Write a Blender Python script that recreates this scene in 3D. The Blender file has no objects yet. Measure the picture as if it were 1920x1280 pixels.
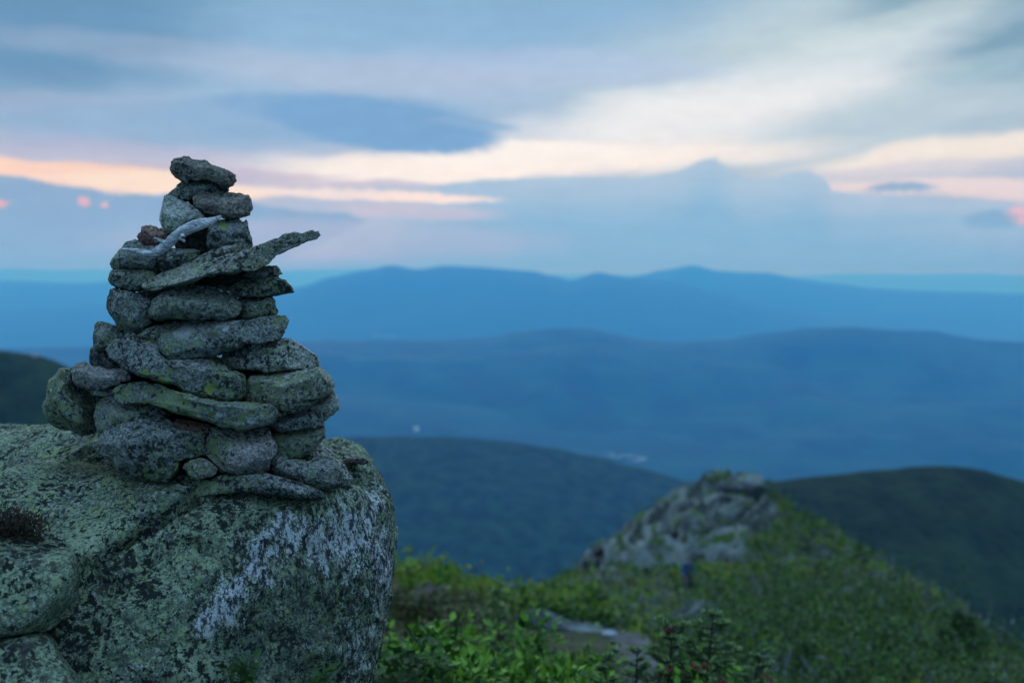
import bpy, bmesh, math, random
import numpy as np
from mathutils import Vector, Matrix

# ------------------------------------------------------------------ scene, camera, world, sun
sc = bpy.context.scene
C = sc.collection
FPX = 1867.0                                   # 35 mm lens on a 36 mm wide sensor, in photo pixels
PITCH = math.atan(122.0 / FPX)
cp, sp = math.cos(PITCH), math.sin(PITCH)

def P(X, Y, D):
    """world point seen at photo pixel X, Y at forward distance D (metres)"""
    cx, cy = (X - 960.0) / FPX, (640.0 - Y) / FPX
    ry = cp + cy * sp
    t = D / ry
    return np.array([cx * t, D, (-sp + cy * cp) * t])

def proj(p):
    """photo pixel of world points (N,3)"""
    f = p[:, 1] * cp - p[:, 2] * sp
    u = p[:, 1] * sp + p[:, 2] * cp
    f = np.maximum(f, 1e-6)
    return 960 + FPX * p[:, 0] / f, 640 - FPX * u / f

cam_d = bpy.data.cameras.new('camera')
cam = bpy.data.objects.new('camera', cam_d)
C.objects.link(cam)
cam.location = (0, 0, 0)
cam.rotation_euler = (math.pi / 2 - PITCH, 0, 0)
cam_d.sensor_width = 36
cam_d.lens = FPX * 36 / 1920
cam_d.clip_start = 0.05
cam_d.clip_end = 200000
cam_d.dof.use_dof = True
cam_d.dof.focus_distance = 3.08
cam_d.dof.aperture_fstop = 1.75
cam_d.dof.aperture_blades = 0
sc.camera = cam

sc.view_settings.view_transform = 'Standard'
sc.view_settings.look = 'None'
sc.view_settings.exposure = 0
sc.view_settings.gamma = 1
sc.cycles.use_denoising = True
sc.cycles.max_bounces = 6
sc.cycles.diffuse_bounces = 4
sc.cycles.volume_bounces = 2
sc.cycles.use_adaptive_sampling = True
sc.cycles.adaptive_threshold = 0.01

def lin(r, g, b):
    f = lambda c: (c / 255 / 12.92) if c <= 10.31 else ((c / 255 + 0.055) / 1.055) ** 2.4
    return (f(r), f(g), f(b), 1.0)

class NT:
    """small helper to write node trees"""
    def __init__(s, tree): s.t = tree
    def n(s, typ, **kw):
        nd = s.t.nodes.new(typ)
        for k, v in kw.items():
            if k.startswith('i_'):
                key = k[2:]
                key = int(key) if key.isdigit() else key.replace('_', ' ')
                sock = nd.inputs[key]
                if hasattr(v, 'is_output') or isinstance(v, bpy.types.NodeSocket): s.t.links.new(v, sock)
                else: sock.default_value = v
            else: setattr(nd, k, v)
        return nd
    def link(s, a, b): s.t.links.new(a, b)
    def math(s, op, a, b=None, clamp=False):
        nd = s.t.nodes.new('ShaderNodeMath'); nd.operation = op; nd.use_clamp = clamp
        for i, v in enumerate((a, b)):
            if v is None: continue
            if isinstance(v, bpy.types.NodeSocket): s.link(v, nd.inputs[i])
            else: nd.inputs[i].default_value = v
        return nd.outputs[0]
    def vmath(s, op, a, b=None):
        nd = s.t.nodes.new('ShaderNodeVectorMath'); nd.operation = op
        for i, v in enumerate((a, b)):
            if v is None: continue
            if isinstance(v, bpy.types.NodeSocket): s.link(v, nd.inputs[i])
            else: nd.inputs[i].default_value = v
        return nd.outputs[0]
    def noise(s, vec, scale, detail=4, rough=0.55, dist=0.0, color=False):
        nd = s.t.nodes.new('ShaderNodeTexNoise')
        nd.inputs['Scale'].default_value = scale; nd.inputs['Detail'].default_value = detail
        nd.inputs['Roughness'].default_value = rough; nd.inputs['Distortion'].default_value = dist
        if vec is not None: s.link(vec, nd.inputs['Vector'])
        return nd.outputs['Color'] if color else nd.outputs['Fac']
    def voro(s, vec, scale, rand=1.0, out='Distance', feature='F1'):
        nd = s.t.nodes.new('ShaderNodeTexVoronoi'); nd.feature = feature
        nd.inputs['Scale'].default_value = scale; nd.inputs['Randomness'].default_value = rand
        s.link(vec, nd.inputs['Vector'])
        return nd.outputs[out]
    def step(s, v, lo, hi, to0=0.0, to1=1.0):
        nd = s.t.nodes.new('ShaderNodeMapRange'); nd.interpolation_type = 'SMOOTHSTEP'
        s.link(v, nd.inputs[0])
        nd.inputs[1].default_value = lo; nd.inputs[2].default_value = hi
        nd.inputs[3].default_value = to0; nd.inputs[4].default_value = to1
        return nd.outputs[0]
    def mix(s, fac, a, b, blend='MIX'):
        nd = s.t.nodes.new('ShaderNodeMix'); nd.data_type = 'RGBA'; nd.blend_type = blend
        for sock, v in ((nd.inputs[0], fac), (nd.inputs[6], a), (nd.inputs[7], b)):
            if isinstance(v, bpy.types.NodeSocket): s.link(v, sock)
            else: sock.default_value = v if not isinstance(v, tuple) or len(v) == 4 else (*v, 1)
        return nd.outputs[2]
    def mapping(s, vec, loc=(0, 0, 0), rot=(0, 0, 0), scale=(1, 1, 1), typ='POINT'):
        nd = s.t.nodes.new('ShaderNodeMapping'); nd.vector_type = typ
        s.link(vec, nd.inputs[0])
        nd.inputs[1].default_value = loc; nd.inputs[2].default_value = rot; nd.inputs[3].default_value = scale
        return nd.outputs[0]
    def ball(s, vec):
        nd = s.t.nodes.new('ShaderNodeTexGradient'); nd.gradient_type = 'SPHERICAL'
        s.link(vec, nd.inputs[0]); return nd.outputs['Fac']
    def ramp(s, fac, stops, interp='LINEAR'):
        nd = s.t.nodes.new('ShaderNodeValToRGB'); cr = nd.color_ramp; cr.interpolation = interp
        while len(cr.elements) < len(stops): cr.elements.new(0.5)
        for e, (p, c) in zip(cr.elements, stops): e.position = p; e.color = c if len(c) == 4 else (*c, 1)
        s.link(fac, nd.inputs[0]); return nd.outputs[0]

def azel(X, Y):
    d = P(X, Y, 1.0); d = d / np.linalg.norm(d)
    return math.degrees(math.atan2(d[0], d[1])), math.degrees(math.asin(d[2]))

world = bpy.data.worlds.new('World'); sc.world = world; world.use_nodes = True
SUN_EL, SUN_AZ = math.radians(20.0), math.radians(-8.0)      # low, ahead and a little left, behind the cloud bank
def build_world():
    w = NT(world.node_tree); w.t.nodes.clear()
    out = w.n('ShaderNodeOutputWorld')
    bg = w.n('ShaderNodeBackground'); bg.inputs['Strength'].default_value = 1.0
    w.link(bg.outputs[0], out.inputs[0])
    sky = w.n('ShaderNodeTexSky', sky_type='NISHITA', sun_disc=False)
    sky.sun_elevation = SUN_EL; sky.sun_rotation = SUN_AZ; sky.altitude = 1400
    nish = w.mix(1.0, sky.outputs[0], (0.10, 0.10, 0.10, 1), 'MULTIPLY')
    tc = w.n('ShaderNodeTexCoord').outputs['Generated']
    sep = w.n('ShaderNodeSeparateXYZ', i_0=tc)
    az = w.math('MULTIPLY', w.math('ARCTAN2', sep.outputs[0], sep.outputs[1]), 57.29578)
    el = w.math('MULTIPLY', w.math('ARCSINE', sep.outputs[2]), 57.29578)
    comb = w.n('ShaderNodeCombineXYZ'); w.link(az, comb.inputs[0]); w.link(el, comb.inputs[1])
    uv = comb.outputs[0]
    # edges broken up by cloud noise, stretched along the horizon
    nz = w.noise(w.mapping(uv, scale=(0.16, 0.55, 1)), 1.0, 5, 0.55, color=True)
    wv = w.vmath('MULTIPLY', w.vmath('SUBTRACT', nz, (0.5, 0.5, 0.5)), (5.0, 1.7, 0))
    uvw = w.vmath('ADD', uv, wv)                        # strongly warped: streaky layer cloud
    nz2 = w.noise(w.mapping(uv, scale=(1.1, 1.7, 1)), 1.0, 6, 0.62, color=True)
    wv2 = w.vmath('MULTIPLY', w.vmath('SUBTRACT', nz2, (0.5, 0.5, 0.5)), (1.0, 0.60, 0))
    uvb = w.vmath('ADD', uv, wv2)                       # gently warped: cumulus edges
    # base of the cloud deck, by elevation
    elw = w.n('ShaderNodeSeparateXYZ', i_0=uvw).outputs[1]
    t = w.n('ShaderNodeMapRange'); w.link(elw, t.inputs[0]); t.inputs[1].default_value = -2; t.inputs[2].default_value = 90
    e = lambda d: (d + 2) / 92
    col = w.ramp(t.outputs[0], [(0, lin(126, 176, 212)), (e(0.5), lin(136, 182, 214)), (e(2.5), lin(172, 195, 217)),
                                (e(4.5), lin(184, 196, 214)), (e(8), lin(172, 193, 216)), (e(11), lin(152, 187, 217)),
                                (e(15), lin(138, 178, 209)), (e(30), (0.52, 0.82, 1.20)), (e(60), (0.72, 1.27, 2.12)), (1, (0.72, 1.27, 2.12))])
    # away from the sunset the deck is a flatter, darker blue grey
    aab = w.math('ABSOLUTE', az)
    back = w.math('MULTIPLY', w.step(aab, 50, 120), w.step(el, 70, 25))
    col = w.mix(w.math('MULTIPLY', back, 0.8), col, (0.13, 0.27, 0.42, 1))
    def blob(col, X, Y, rx, ry, rgb, amt=1.0, rot=0.0, lo=0.0, hi=0.6, src=None):
        a0, e0 = azel(X, Y)
        sx = rx / FPX * 57.3 * math.cos(math.radians(a0)) ; sy = ry / FPX * 57.3
        m = w.mapping(src if src is not None else uvw, (a0, e0, 0), (0, 0, math.radians(rot)), (sx, sy, 1), 'TEXTURE')
        f = w.step(w.ball(m), lo, hi, 0.0, amt)
        return w.mix(f, col, lin(*rgb))
    # high veil, upper right, its streaks climbing to the right
    col = blob(col, 1700, 110, 900, 260, (190, 211, 217), 0.95, 10)
    col = blob(col, 1930, -20, 420, 200, (118, 156, 174), 0.9, -8)
    col = blob(col, 0, 20, 520, 190, (98, 142, 174), 0.85, 0)
    col = blob(col, 1640, 60, 380, 40, (205, 222, 222), 0.6, 12)
    col = blob(col, 1790, 140, 300, 30, (165, 195, 205), 0.6, 10)
    col = blob(col, 1450, 150, 520, 60, (216, 230, 235), 0.7, 12)
    col = blob(col, 1290, 222, 540, 82, (241, 244, 245), 0.92, 8, 0, 0.8)
    col = blob(col, 1050, 130, 420, 45, (182, 200, 228), 0.6, -2)
    col = blob(col, 1700, 215, 360, 45, (184, 205, 216), 0.5, 8)
    col = blob(col, 1880, 225, 160, 30, (164, 188, 203), 0.5, 6)
    # long pink veils, upper left
    col = blob(col, 420, 118, 640, 40, (176, 190, 212), 0.35, -3)
    col = blob(col, 760, 150, 480, 46, (186, 199, 221), 0.5, -2)
    col = blob(col, 120, 205, 300, 22, (166, 178, 202), 0.5, -1)
    col = blob(col, 250, 245, 420, 50, (142, 176, 208), 0.75, 0)
    # bright break ahead
    col = blob(col, 980, 302, 700, 42, (253, 247, 238), 1.0, 2, 0, 0.6)
    col = blob(col, 860, 318, 420, 20, (255, 250, 240), 1.0, 2, 0, 0.5)
    col = blob(col, 1000, 290, 260, 26, (255, 252, 244), 1.0, 1, 0, 0.5)
    col = blob(col, 150, 288, 480, 44, (204, 192, 206), 0.45, -3)
    col = blob(col, 60, 318, 400, 30, (255, 220, 186), 1.0, -4, 0, 0.55)
    col = blob(col, 330, 347, 300, 19, (255, 236, 204), 1.0, -2, 0, 0.55)
    col = blob(col, 450, 322, 260, 16, (198, 190, 204), 0.8, 0)
    col = blob(col, 620, 342, 260, 12, (214, 204, 212), 0.75, 1)
    # cream and pink breaks, right
    col = blob(col, 1820, 282, 420, 34, (246, 240, 226), 0.95, 4, 0, 0.6)
    col = blob(col, 1700, 318, 360, 18, (212, 212, 218), 0.7, 1)
    col = blob(col, 1790, 350, 420, 24, (238, 226, 221), 0.9, -1, 0, 0.6)
    # the slate blue lens of cloud in the middle
    dk = (124, 167, 207)
    col = blob(col, 610, 220, 340, 52, (142, 178, 211), 0.9, 0, 0.02, 0.28, uvb)
    col = blob(col, 430, 232, 250, 40, (148, 181, 211), 0.4, -2, 0.02, 0.35, uvb)
    col = blob(col, 560, 205, 180, 30, (132, 171, 208), 0.7, -3, 0.02, 0.35, uvb)
    col = blob(col, 720, 236, 250, 52, dk, 1.0, -6, 0.02, 0.28, uvb)
    col = blob(col, 800, 250, 110, 28, dk, 1.0, 4, 0.02, 0.25, uvb)
    col = blob(col, 880, 232, 120, 14, (140, 175, 210), 0.9, -6, 0.0, 0.6, uvb)
    # cumulus bank along the horizon: its top edge is a curve over azimuth
    def bank(col, prof, rgb_top, rgb_low, soft, depth, amt=1.0, bump=1.0):
        az0, az1, e0, e1 = -60.0, 60.0, -5.0, 15.0
        mr = w.n('ShaderNodeMapRange'); mr.inputs[1].default_value = az0; mr.inputs[2].default_value = az1
        sp_ = w.n('ShaderNodeSeparateXYZ', i_0=uvb)
        w.link(sp_.outputs[0], mr.inputs[0])
        fc = w.n('ShaderNodeFloatCurve'); w.link(mr.outputs[0], fc.inputs['Value'])
        cu = fc.mapping.curves[0]
        pts = [azel(*p) for p in prof]
        pts = [(-60, pts[0][1])] + pts + [(60, pts[-1][1])]
        while len(cu.points) < len(pts): cu.points.new(0.5, 0.5)
        for q, (a, b) in zip(cu.points, pts):
            q.location = ((a - az0) / (az1 - az0), (b - e0) / (e1 - e0)); q.handle_type = 'VECTOR'
        fc.mapping.update()
        top = w.math('ADD', w.math('MULTIPLY', fc.outputs[0], e1 - e0), e0)
        d = w.math('SUBTRACT', top, sp_.outputs[1])         # degrees below the edge
        f = w.step(d, 0.0, soft, 0.0, amt)
        g = w.step(d, 0.0, depth)
        return w.mix(f, col, w.mix(g, lin(*rgb_top), lin(*rgb_low)))
    col = bank(col, [(-400, 322), (0, 322), (90, 338), (180, 352), (205, 362), (330, 358), (470, 376), (560, 392), (660, 398),
                     (700, 412), (760, 410), (820, 400), (860, 420), (900, 400), (1000, 400), (1100, 420), (2600, 420)],
               (140, 172, 202), (138, 177, 209), 0.26, 4.0, 0.95)
    col = bank(col, [(-600, 640), (300, 560), (560, 470), (700, 405), (800, 352), (850, 338), (960, 330), (1060, 326), (1200, 328), (1270, 316), (1310, 298), (1336, 288),
                     (1362, 306), (1385, 328), (1440, 332), (1480, 320), (1515, 315), (1545, 326), (1560, 356), (1640, 362), (1700, 364),
                     (1850, 374), (1920, 380), (2600, 380)],
               (172, 200, 221), (134, 184, 216), 0.26, 3.4, 0.95)
    hz = w.step(el, 1.5, -0.1, 0.0, 0.75)
    col = w.mix(hz, col, lin(108, 170, 211))
    # light still catching below and between the banks
    col = blob(col, 690, 366, 300, 14, (250, 238, 228), 0.9, -1.5, 0, 0.6, uvb)
    col = blob(col, 800, 372, 160, 11, (255, 240, 226), 1.0, -1, 0, 0.5, uvb)
    col = blob(col, 790, 398, 200, 20, (214, 202, 214), 0.6, -2, 0, 0.6, uvb)
    col = blob(col, 640, 450, 560, 50, (186, 192, 214), 0.5, 0)
    col = blob(col, 1690, 352, 75, 11, (140, 176, 204), 0.9, 0, 0, 0.5, uvb)
    col = blob(col, 1640, 420, 560, 18, (140, 186, 216), 0.5, 0)
    col = blob(col, 158, 378, 15, 11, (238, 184, 176), 0.85, 0, 0, 0.6, uvb)
    col = blob(col, 197, 384, 10, 8, (240, 192, 182), 0.85, 0, 0, 0.6, uvb)
    col = blob(col, -4, 381, 30, 8, (240, 180, 168), 0.85, 0, 0, 0.6, uvb)
    col = blob(col, 1915, 405, 34, 22, (246, 196, 184), 0.9, 0, 0, 0.6, uvb)
    col = blob(col, 1860, 412, 70, 22, (128, 170, 200), 0.8, 0, 0, 0.6, uvb)
    # wispy texture inside the cloud layers
    wn = w.noise(w.mapping(uvw, rot=(0, 0, math.radians(-5)), scale=(0.22, 1.0, 1)), 1.0, 7, 0.6)
    wn2 = w.noise(w.mapping(uvb, scale=(0.6, 1.6, 1)), 1.0, 7, 0.65)
    g = w.math('ADD', w.math('MULTIPLY', wn, 0.5), w.math('MULTIPLY', wn2, 0.5))
    mr = w.n('ShaderNodeMapRange'); w.link(g, mr.inputs[0]); mr.inputs[1].default_value = 0.3; mr.inputs[2].default_value = 0.7; mr.inputs[3].default_value = 0.92; mr.inputs[4].default_value = 1.075
    gc = w.n('ShaderNodeCombineXYZ')
    for k in range(3): w.link(mr.outputs[0], gc.inputs[k])
    col = w.mix(1.0, col, gc.outputs[0], 'MULTIPLY')
    # the clear evening sky shows through thinner cloud overhead
    thin = w.step(el, 16, 50, 0.0, 0.15)
    col = w.mix(thin, col, nish)
    w.link(col, bg.inputs['Color'])
build_world()

sun_d = bpy.data.lights.new('sun', 'SUN'); sun_d.energy = 0.5; sun_d.angle = math.radians(60)
sun_d.color = (1.0, 0.96, 0.92)
sun = bpy.data.objects.new('sun', sun_d); C.objects.link(sun)
sun.location = (0, 0, 50)
sun.rotation_euler = (-(math.pi / 2 - SUN_EL), 0, -SUN_AZ)       # shines from ahead, through the cloud

# ------------------------------------------------------------------ helpers
def tag(o, label=None, cat=None, group=None, kind=None):
    if label: o['label'] = label
    if cat: o['category'] = cat
    if group: o['group'] = group
    if kind: o['kind'] = kind
    return o

def mesh_obj(name, verts, faces, mat=None, parent=None, smooth=True, loc=None):
    """verts (N,3) world; faces list/array of equal-length index rows"""
    verts = np.asarray(verts, dtype=np.float64)
    faces = np.asarray(faces, dtype=np.int32)
    me = bpy.data.meshes.new(name)
    k = faces.shape[1]
    if loc is not None: verts = verts - np.asarray(loc)
    me.vertices.add(len(verts)); me.vertices.foreach_set('co', verts.astype(np.float32).ravel())
    me.loops.add(faces.size); me.loops.foreach_set('vertex_index', faces.ravel())
    me.polygons.add(len(faces)); me.polygons.foreach_set('loop_start', np.arange(0, faces.size, k, dtype=np.int32))
    me.update(calc_edges=True); me.validate()
    me.polygons.foreach_set('use_smooth', np.full(len(me.polygons), smooth))
    if mat: me.materials.append(mat)
    o = bpy.data.objects.new(name, me); C.objects.link(o)
    if loc is not None: o.location = tuple(loc)
    if parent: o.parent = parent
    return o

def empty(name, loc):
    o = bpy.data.objects.new(name, None); C.objects.link(o); o.location = tuple(loc); o.empty_display_size = 0.1
    return o

_g = np.random.RandomState(7)
_PERM = _g.permutation(256); _PERM = np.concatenate([_PERM, _PERM, _PERM])
_GR = _g.normal(size=(256, 3)); _GR /= np.linalg.norm(_GR, axis=1)[:, None]
def pnoise(p):
    p = np.asarray(p, float); i = np.floor(p).astype(int); f = p - i; i &= 255
    u = f * f * f * (f * (f * 6 - 15) + 10)
    r = 0
    for dx in (0, 1):
        for dy in (0, 1):
            for dz in (0, 1):
                h = _PERM[_PERM[_PERM[i[:, 0] + dx] + i[:, 1] + dy] + i[:, 2] + dz]
                g = _GR[h]
                dot = g[:, 0] * (f[:, 0] - dx) + g[:, 1] * (f[:, 1] - dy) + g[:, 2] * (f[:, 2] - dz)
                wx = u[:, 0] if dx else 1 - u[:, 0]; wy = u[:, 1] if dy else 1 - u[:, 1]; wz = u[:, 2] if dz else 1 - u[:, 2]
                r = r + dot * wx * wy * wz
    return r * 1.5
def fbm(p, oct=4, gain=0.5, lac=2.03):
    a, s, q = 1.0, 0, np.asarray(p, float)
    for _ in range(oct):
        s = s + a * pnoise(q); q = q * lac + 17.3; a *= gain
    return s
def ridged(p, oct=4, gain=0.5):
    a, s, q = 1.0, 0, np.asarray(p, float)
    for _ in range(oct):
        s = s + a * (1 - 2 * np.abs(pnoise(q))); q = q * 2.07 + 9.1; a *= gain
    return s

def cube_sphere(n):
    """unit cube-sphere, welded: verts (N,3), quads"""
    idx = {}; V = []; F = []
    def vid(k):
        if k not in idx:
            idx[k] = len(V); V.append(k)
        return idx[k]
    for ax in range(3):
        for s in (-1, 1):
            a, b = (ax + 1) % 3, (ax + 2) % 3
            for i in range(n):
                for j in range(n):
                    q = []
                    for (di, dj) in ((0, 0), (1, 0), (1, 1), (0, 1)):
                        k = [0, 0, 0]; k[ax] = s * n; k[a] = 2 * (i + di) - n; k[b] = 2 * (j + dj) - n
                        q.append(vid(tuple(k)))
                    F.append(q if s > 0 else q[::-1])
    V = np.tan(np.array(V, float) / n * (math.pi / 4))
    V /= np.linalg.norm(V, axis=1)[:, None]
    return V, np.array(F)
CS = {n: cube_sphere(n) for n in (16, 44)}
CS[110] = cube_sphere(110)
CS[150] = cube_sphere(150)

def tube(path, radii, n=8, twist=0.0, wob=0.0, seed=0):
    """open tube along a path, ends closed to a point; returns verts, quads"""
    path = np.asarray(path, float); m = len(path); rs = np.random.RandomState(seed)
    V = []; F = []
    tan = np.gradient(path, axis=0); tan /= np.linalg.norm(tan, axis=1)[:, None] + 1e-9
    ref = np.array([0.31, 0.2, 0.93])
    for i in range(m):
        a = np.cross(tan[i], ref); a /= np.linalg.norm(a) + 1e-9
        b = np.cross(tan[i], a)
        th = np.linspace(0, 2 * math.pi, n, endpoint=False) + twist * i
        r = radii[i] * (1 + wob * np.sin(3 * th + i * .3) )
        V.append(path[i] + np.outer(np.cos(th) * r, a) + np.outer(np.sin(th) * r, b))
    V = np.concatenate(V)
    for i in range(m - 1):
        for j in range(n):
            k = (j + 1) % n
            F.append((i * n + j, i * n + k, (i + 1) * n + k, (i + 1) * n + j))
    return V, np.array(F)

def join(parts):
    V = []; F = []; o = 0
    for v, f in parts:
        V.append(v); F.append(np.asarray(f) + o); o += len(v)
    return np.concatenate(V), np.concatenate(F)

def leaf_quads(c, d, n, L, W):
    """diamond leaves: centres c, along d, facing n; lengths L, widths W; a little folded"""
    d = d / (np.linalg.norm(d, axis=1)[:, None] + 1e-9)
    s = np.cross(d, n); s /= np.linalg.norm(s, axis=1)[:, None] + 1e-9
    nn = np.cross(s, d)
    L = np.asarray(L)[:, None]; W = np.asarray(W)[:, None]
    V = np.stack([c, c + d * L * 0.45 + s * W * .5 + nn * W * .12, c + d * L, c + d * L * 0.45 - s * W * .5 + nn * W * .12], 1).reshape(-1, 3)
    F = np.arange(len(V)).reshape(-1, 4)
    return V, F

# ------------------------------------------------------------------ materials
def new_mat(name):
    m = bpy.data.materials.new(name); m.use_nodes = True
    t = NT(m.node_tree)
    b = m.node_tree.nodes['Principled BSDF']
    return m, t, b

def stone_mat(name, c1, c2, green=0.5, bright=0.3, white=0.3, dark=0.5, spots=(), streak=0.0, axis=0.0, rough=0.9):
    m, t, b = new_mat(name)
    oc = t.n('ShaderNodeTexCoord').outputs['Object']
    rnd = t.n('ShaderNodeObjectInfo').outputs['Random']
    off = t.n('ShaderNodeCombineXYZ'); 
    t.link(t.math('MULTIPLY', rnd, 41.0), off.inputs[0]); t.link(t.math('MULTIPLY', rnd, 17.0), off.inputs[2])
    v = t.vmath('ADD', oc, off.outputs[0])
    vs = t.mapping(v, rot=(0, axis, 0), scale=(1, 1, 1.15))
    n1 = t.noise(vs, 26, 8, 0.72)
    col = t.mix(t.step(n1, 0.36, 0.66), c1, c2)
    # foliation and mineral grain
    gr = t.noise(vs, 105, 6, 0.76)
    col = t.mix(t.step(gr, 0.50, 0.60, 0.0, 0.6), col, tuple(min(1, x * 1.9 + .02) for x in c2[:3]))
    col = t.mix(t.step(gr, 0.47, 0.39, 0.0, 0.8), col, tuple(x * 0.25 for x in c1[:3]))
    vz = t.voro(v, 260, 1.0)
    col = t.mix(t.step(vz, 0.32, 0.12, 0.0, 0.30), col, (0.34, 0.37, 0.36))
    big = t.noise(v, 5.5, 3, 0.5)
    # dark crust lichen
    dk = t.math('ADD', t.noise(v, 66, 6, 0.70), t.math('MULTIPLY', t.math('SUBTRACT', big, 0.5), 0.5))
    col = t.mix(t.step(dk, 0.575 - 0.07 * dark, 0.605 - 0.07 * dark, 0.0, 0.92), col, (0.018, 0.024, 0.022))
    # grey-green crust lichen
    g = t.math('ADD', t.noise(t.vmath('ADD', v, (3.1, 7, 1)), 54, 7, 0.70), t.math('MULTIPLY', t.math('SUBTRACT', t.noise(v, 4.2, 2), 0.5), 0.6))
    col = t.mix(t.step(g, 0.665 - 0.19 * green, 0.70 - 0.19 * green, 0.0, 0.85), col, (0.23, 0.29, 0.125))
    # yellow-green map lichen, in small islands
    y = t.math('ADD', t.noise(t.vmath('ADD', v, (9, 2, 5)), 30, 5, 0.65), t.math('MULTIPLY', t.math('SUBTRACT', t.noise(v, 80, 3, .6), 0.5), 0.35))
    col = t.mix(t.step(y, 0.74 - 0.10 * bright, 0.77 - 0.10 * bright, 0.0, 0.9), col, (0.34, 0.46, 0.10))
    # pale crust
    wn = t.math('ADD', t.noise(t.vmath('ADD', v, (1, 12, 8)), 60, 6, 0.70), t.math('MULTIPLY', t.math('SUBTRACT', t.noise(v, 3.7, 2), 0.5), 0.55))
    col = t.mix(t.step(wn, 0.72 - 0.16 * white, 0.755 - 0.16 * white, 0.0, 0.85), col, (0.64, 0.67, 0.61))
    for (cx, cz, rx, rz, rgb) in spots:
        wob = t.vmath('ADD', oc, t.vmath('MULTIPLY', t.vmath('SUBTRACT', t.noise(oc, 85, 5, .7, color=True), (.5, .5, .5)), (.026, .026, .026)))
        mp = t.mapping(wob, (cx, 0, cz), (0, 0, 0), (rx, 10, rz), 'TEXTURE')
        f = t.math('MULTIPLY', t.step(t.ball(mp), 0.05, 0.28, 0, 0.95), t.step(t.noise(oc, 140, 4, .7), .36, .46))
        sc_ = t.noise(oc, 120, 3, .6)
        col = t.mix(f, col, t.mix(t.step(sc_, .35, .65), rgb, tuple(x * .72 for x in rgb)))
    t.link(col, b.inputs['Base Color'])
    b.inputs['Roughness'].default_value = rough
    b.inputs['Specular IOR Level'].default_value = 0.25
    h = t.math('ADD', t.math('MULTIPLY', t.noise(vs, 40, 7, 0.68), 1.0), t.math('MULTIPLY', t.noise(v, 120, 4, 0.7), 0.45))
    bp = t.n('ShaderNodeBump'); bp.inputs['Strength'].default_value = 0.9; bp.inputs['Distance'].default_value = 0.013
    t.link(h, bp.inputs['Height']); t.link(bp.outputs[0], b.inputs['Normal'])
    return m

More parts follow.
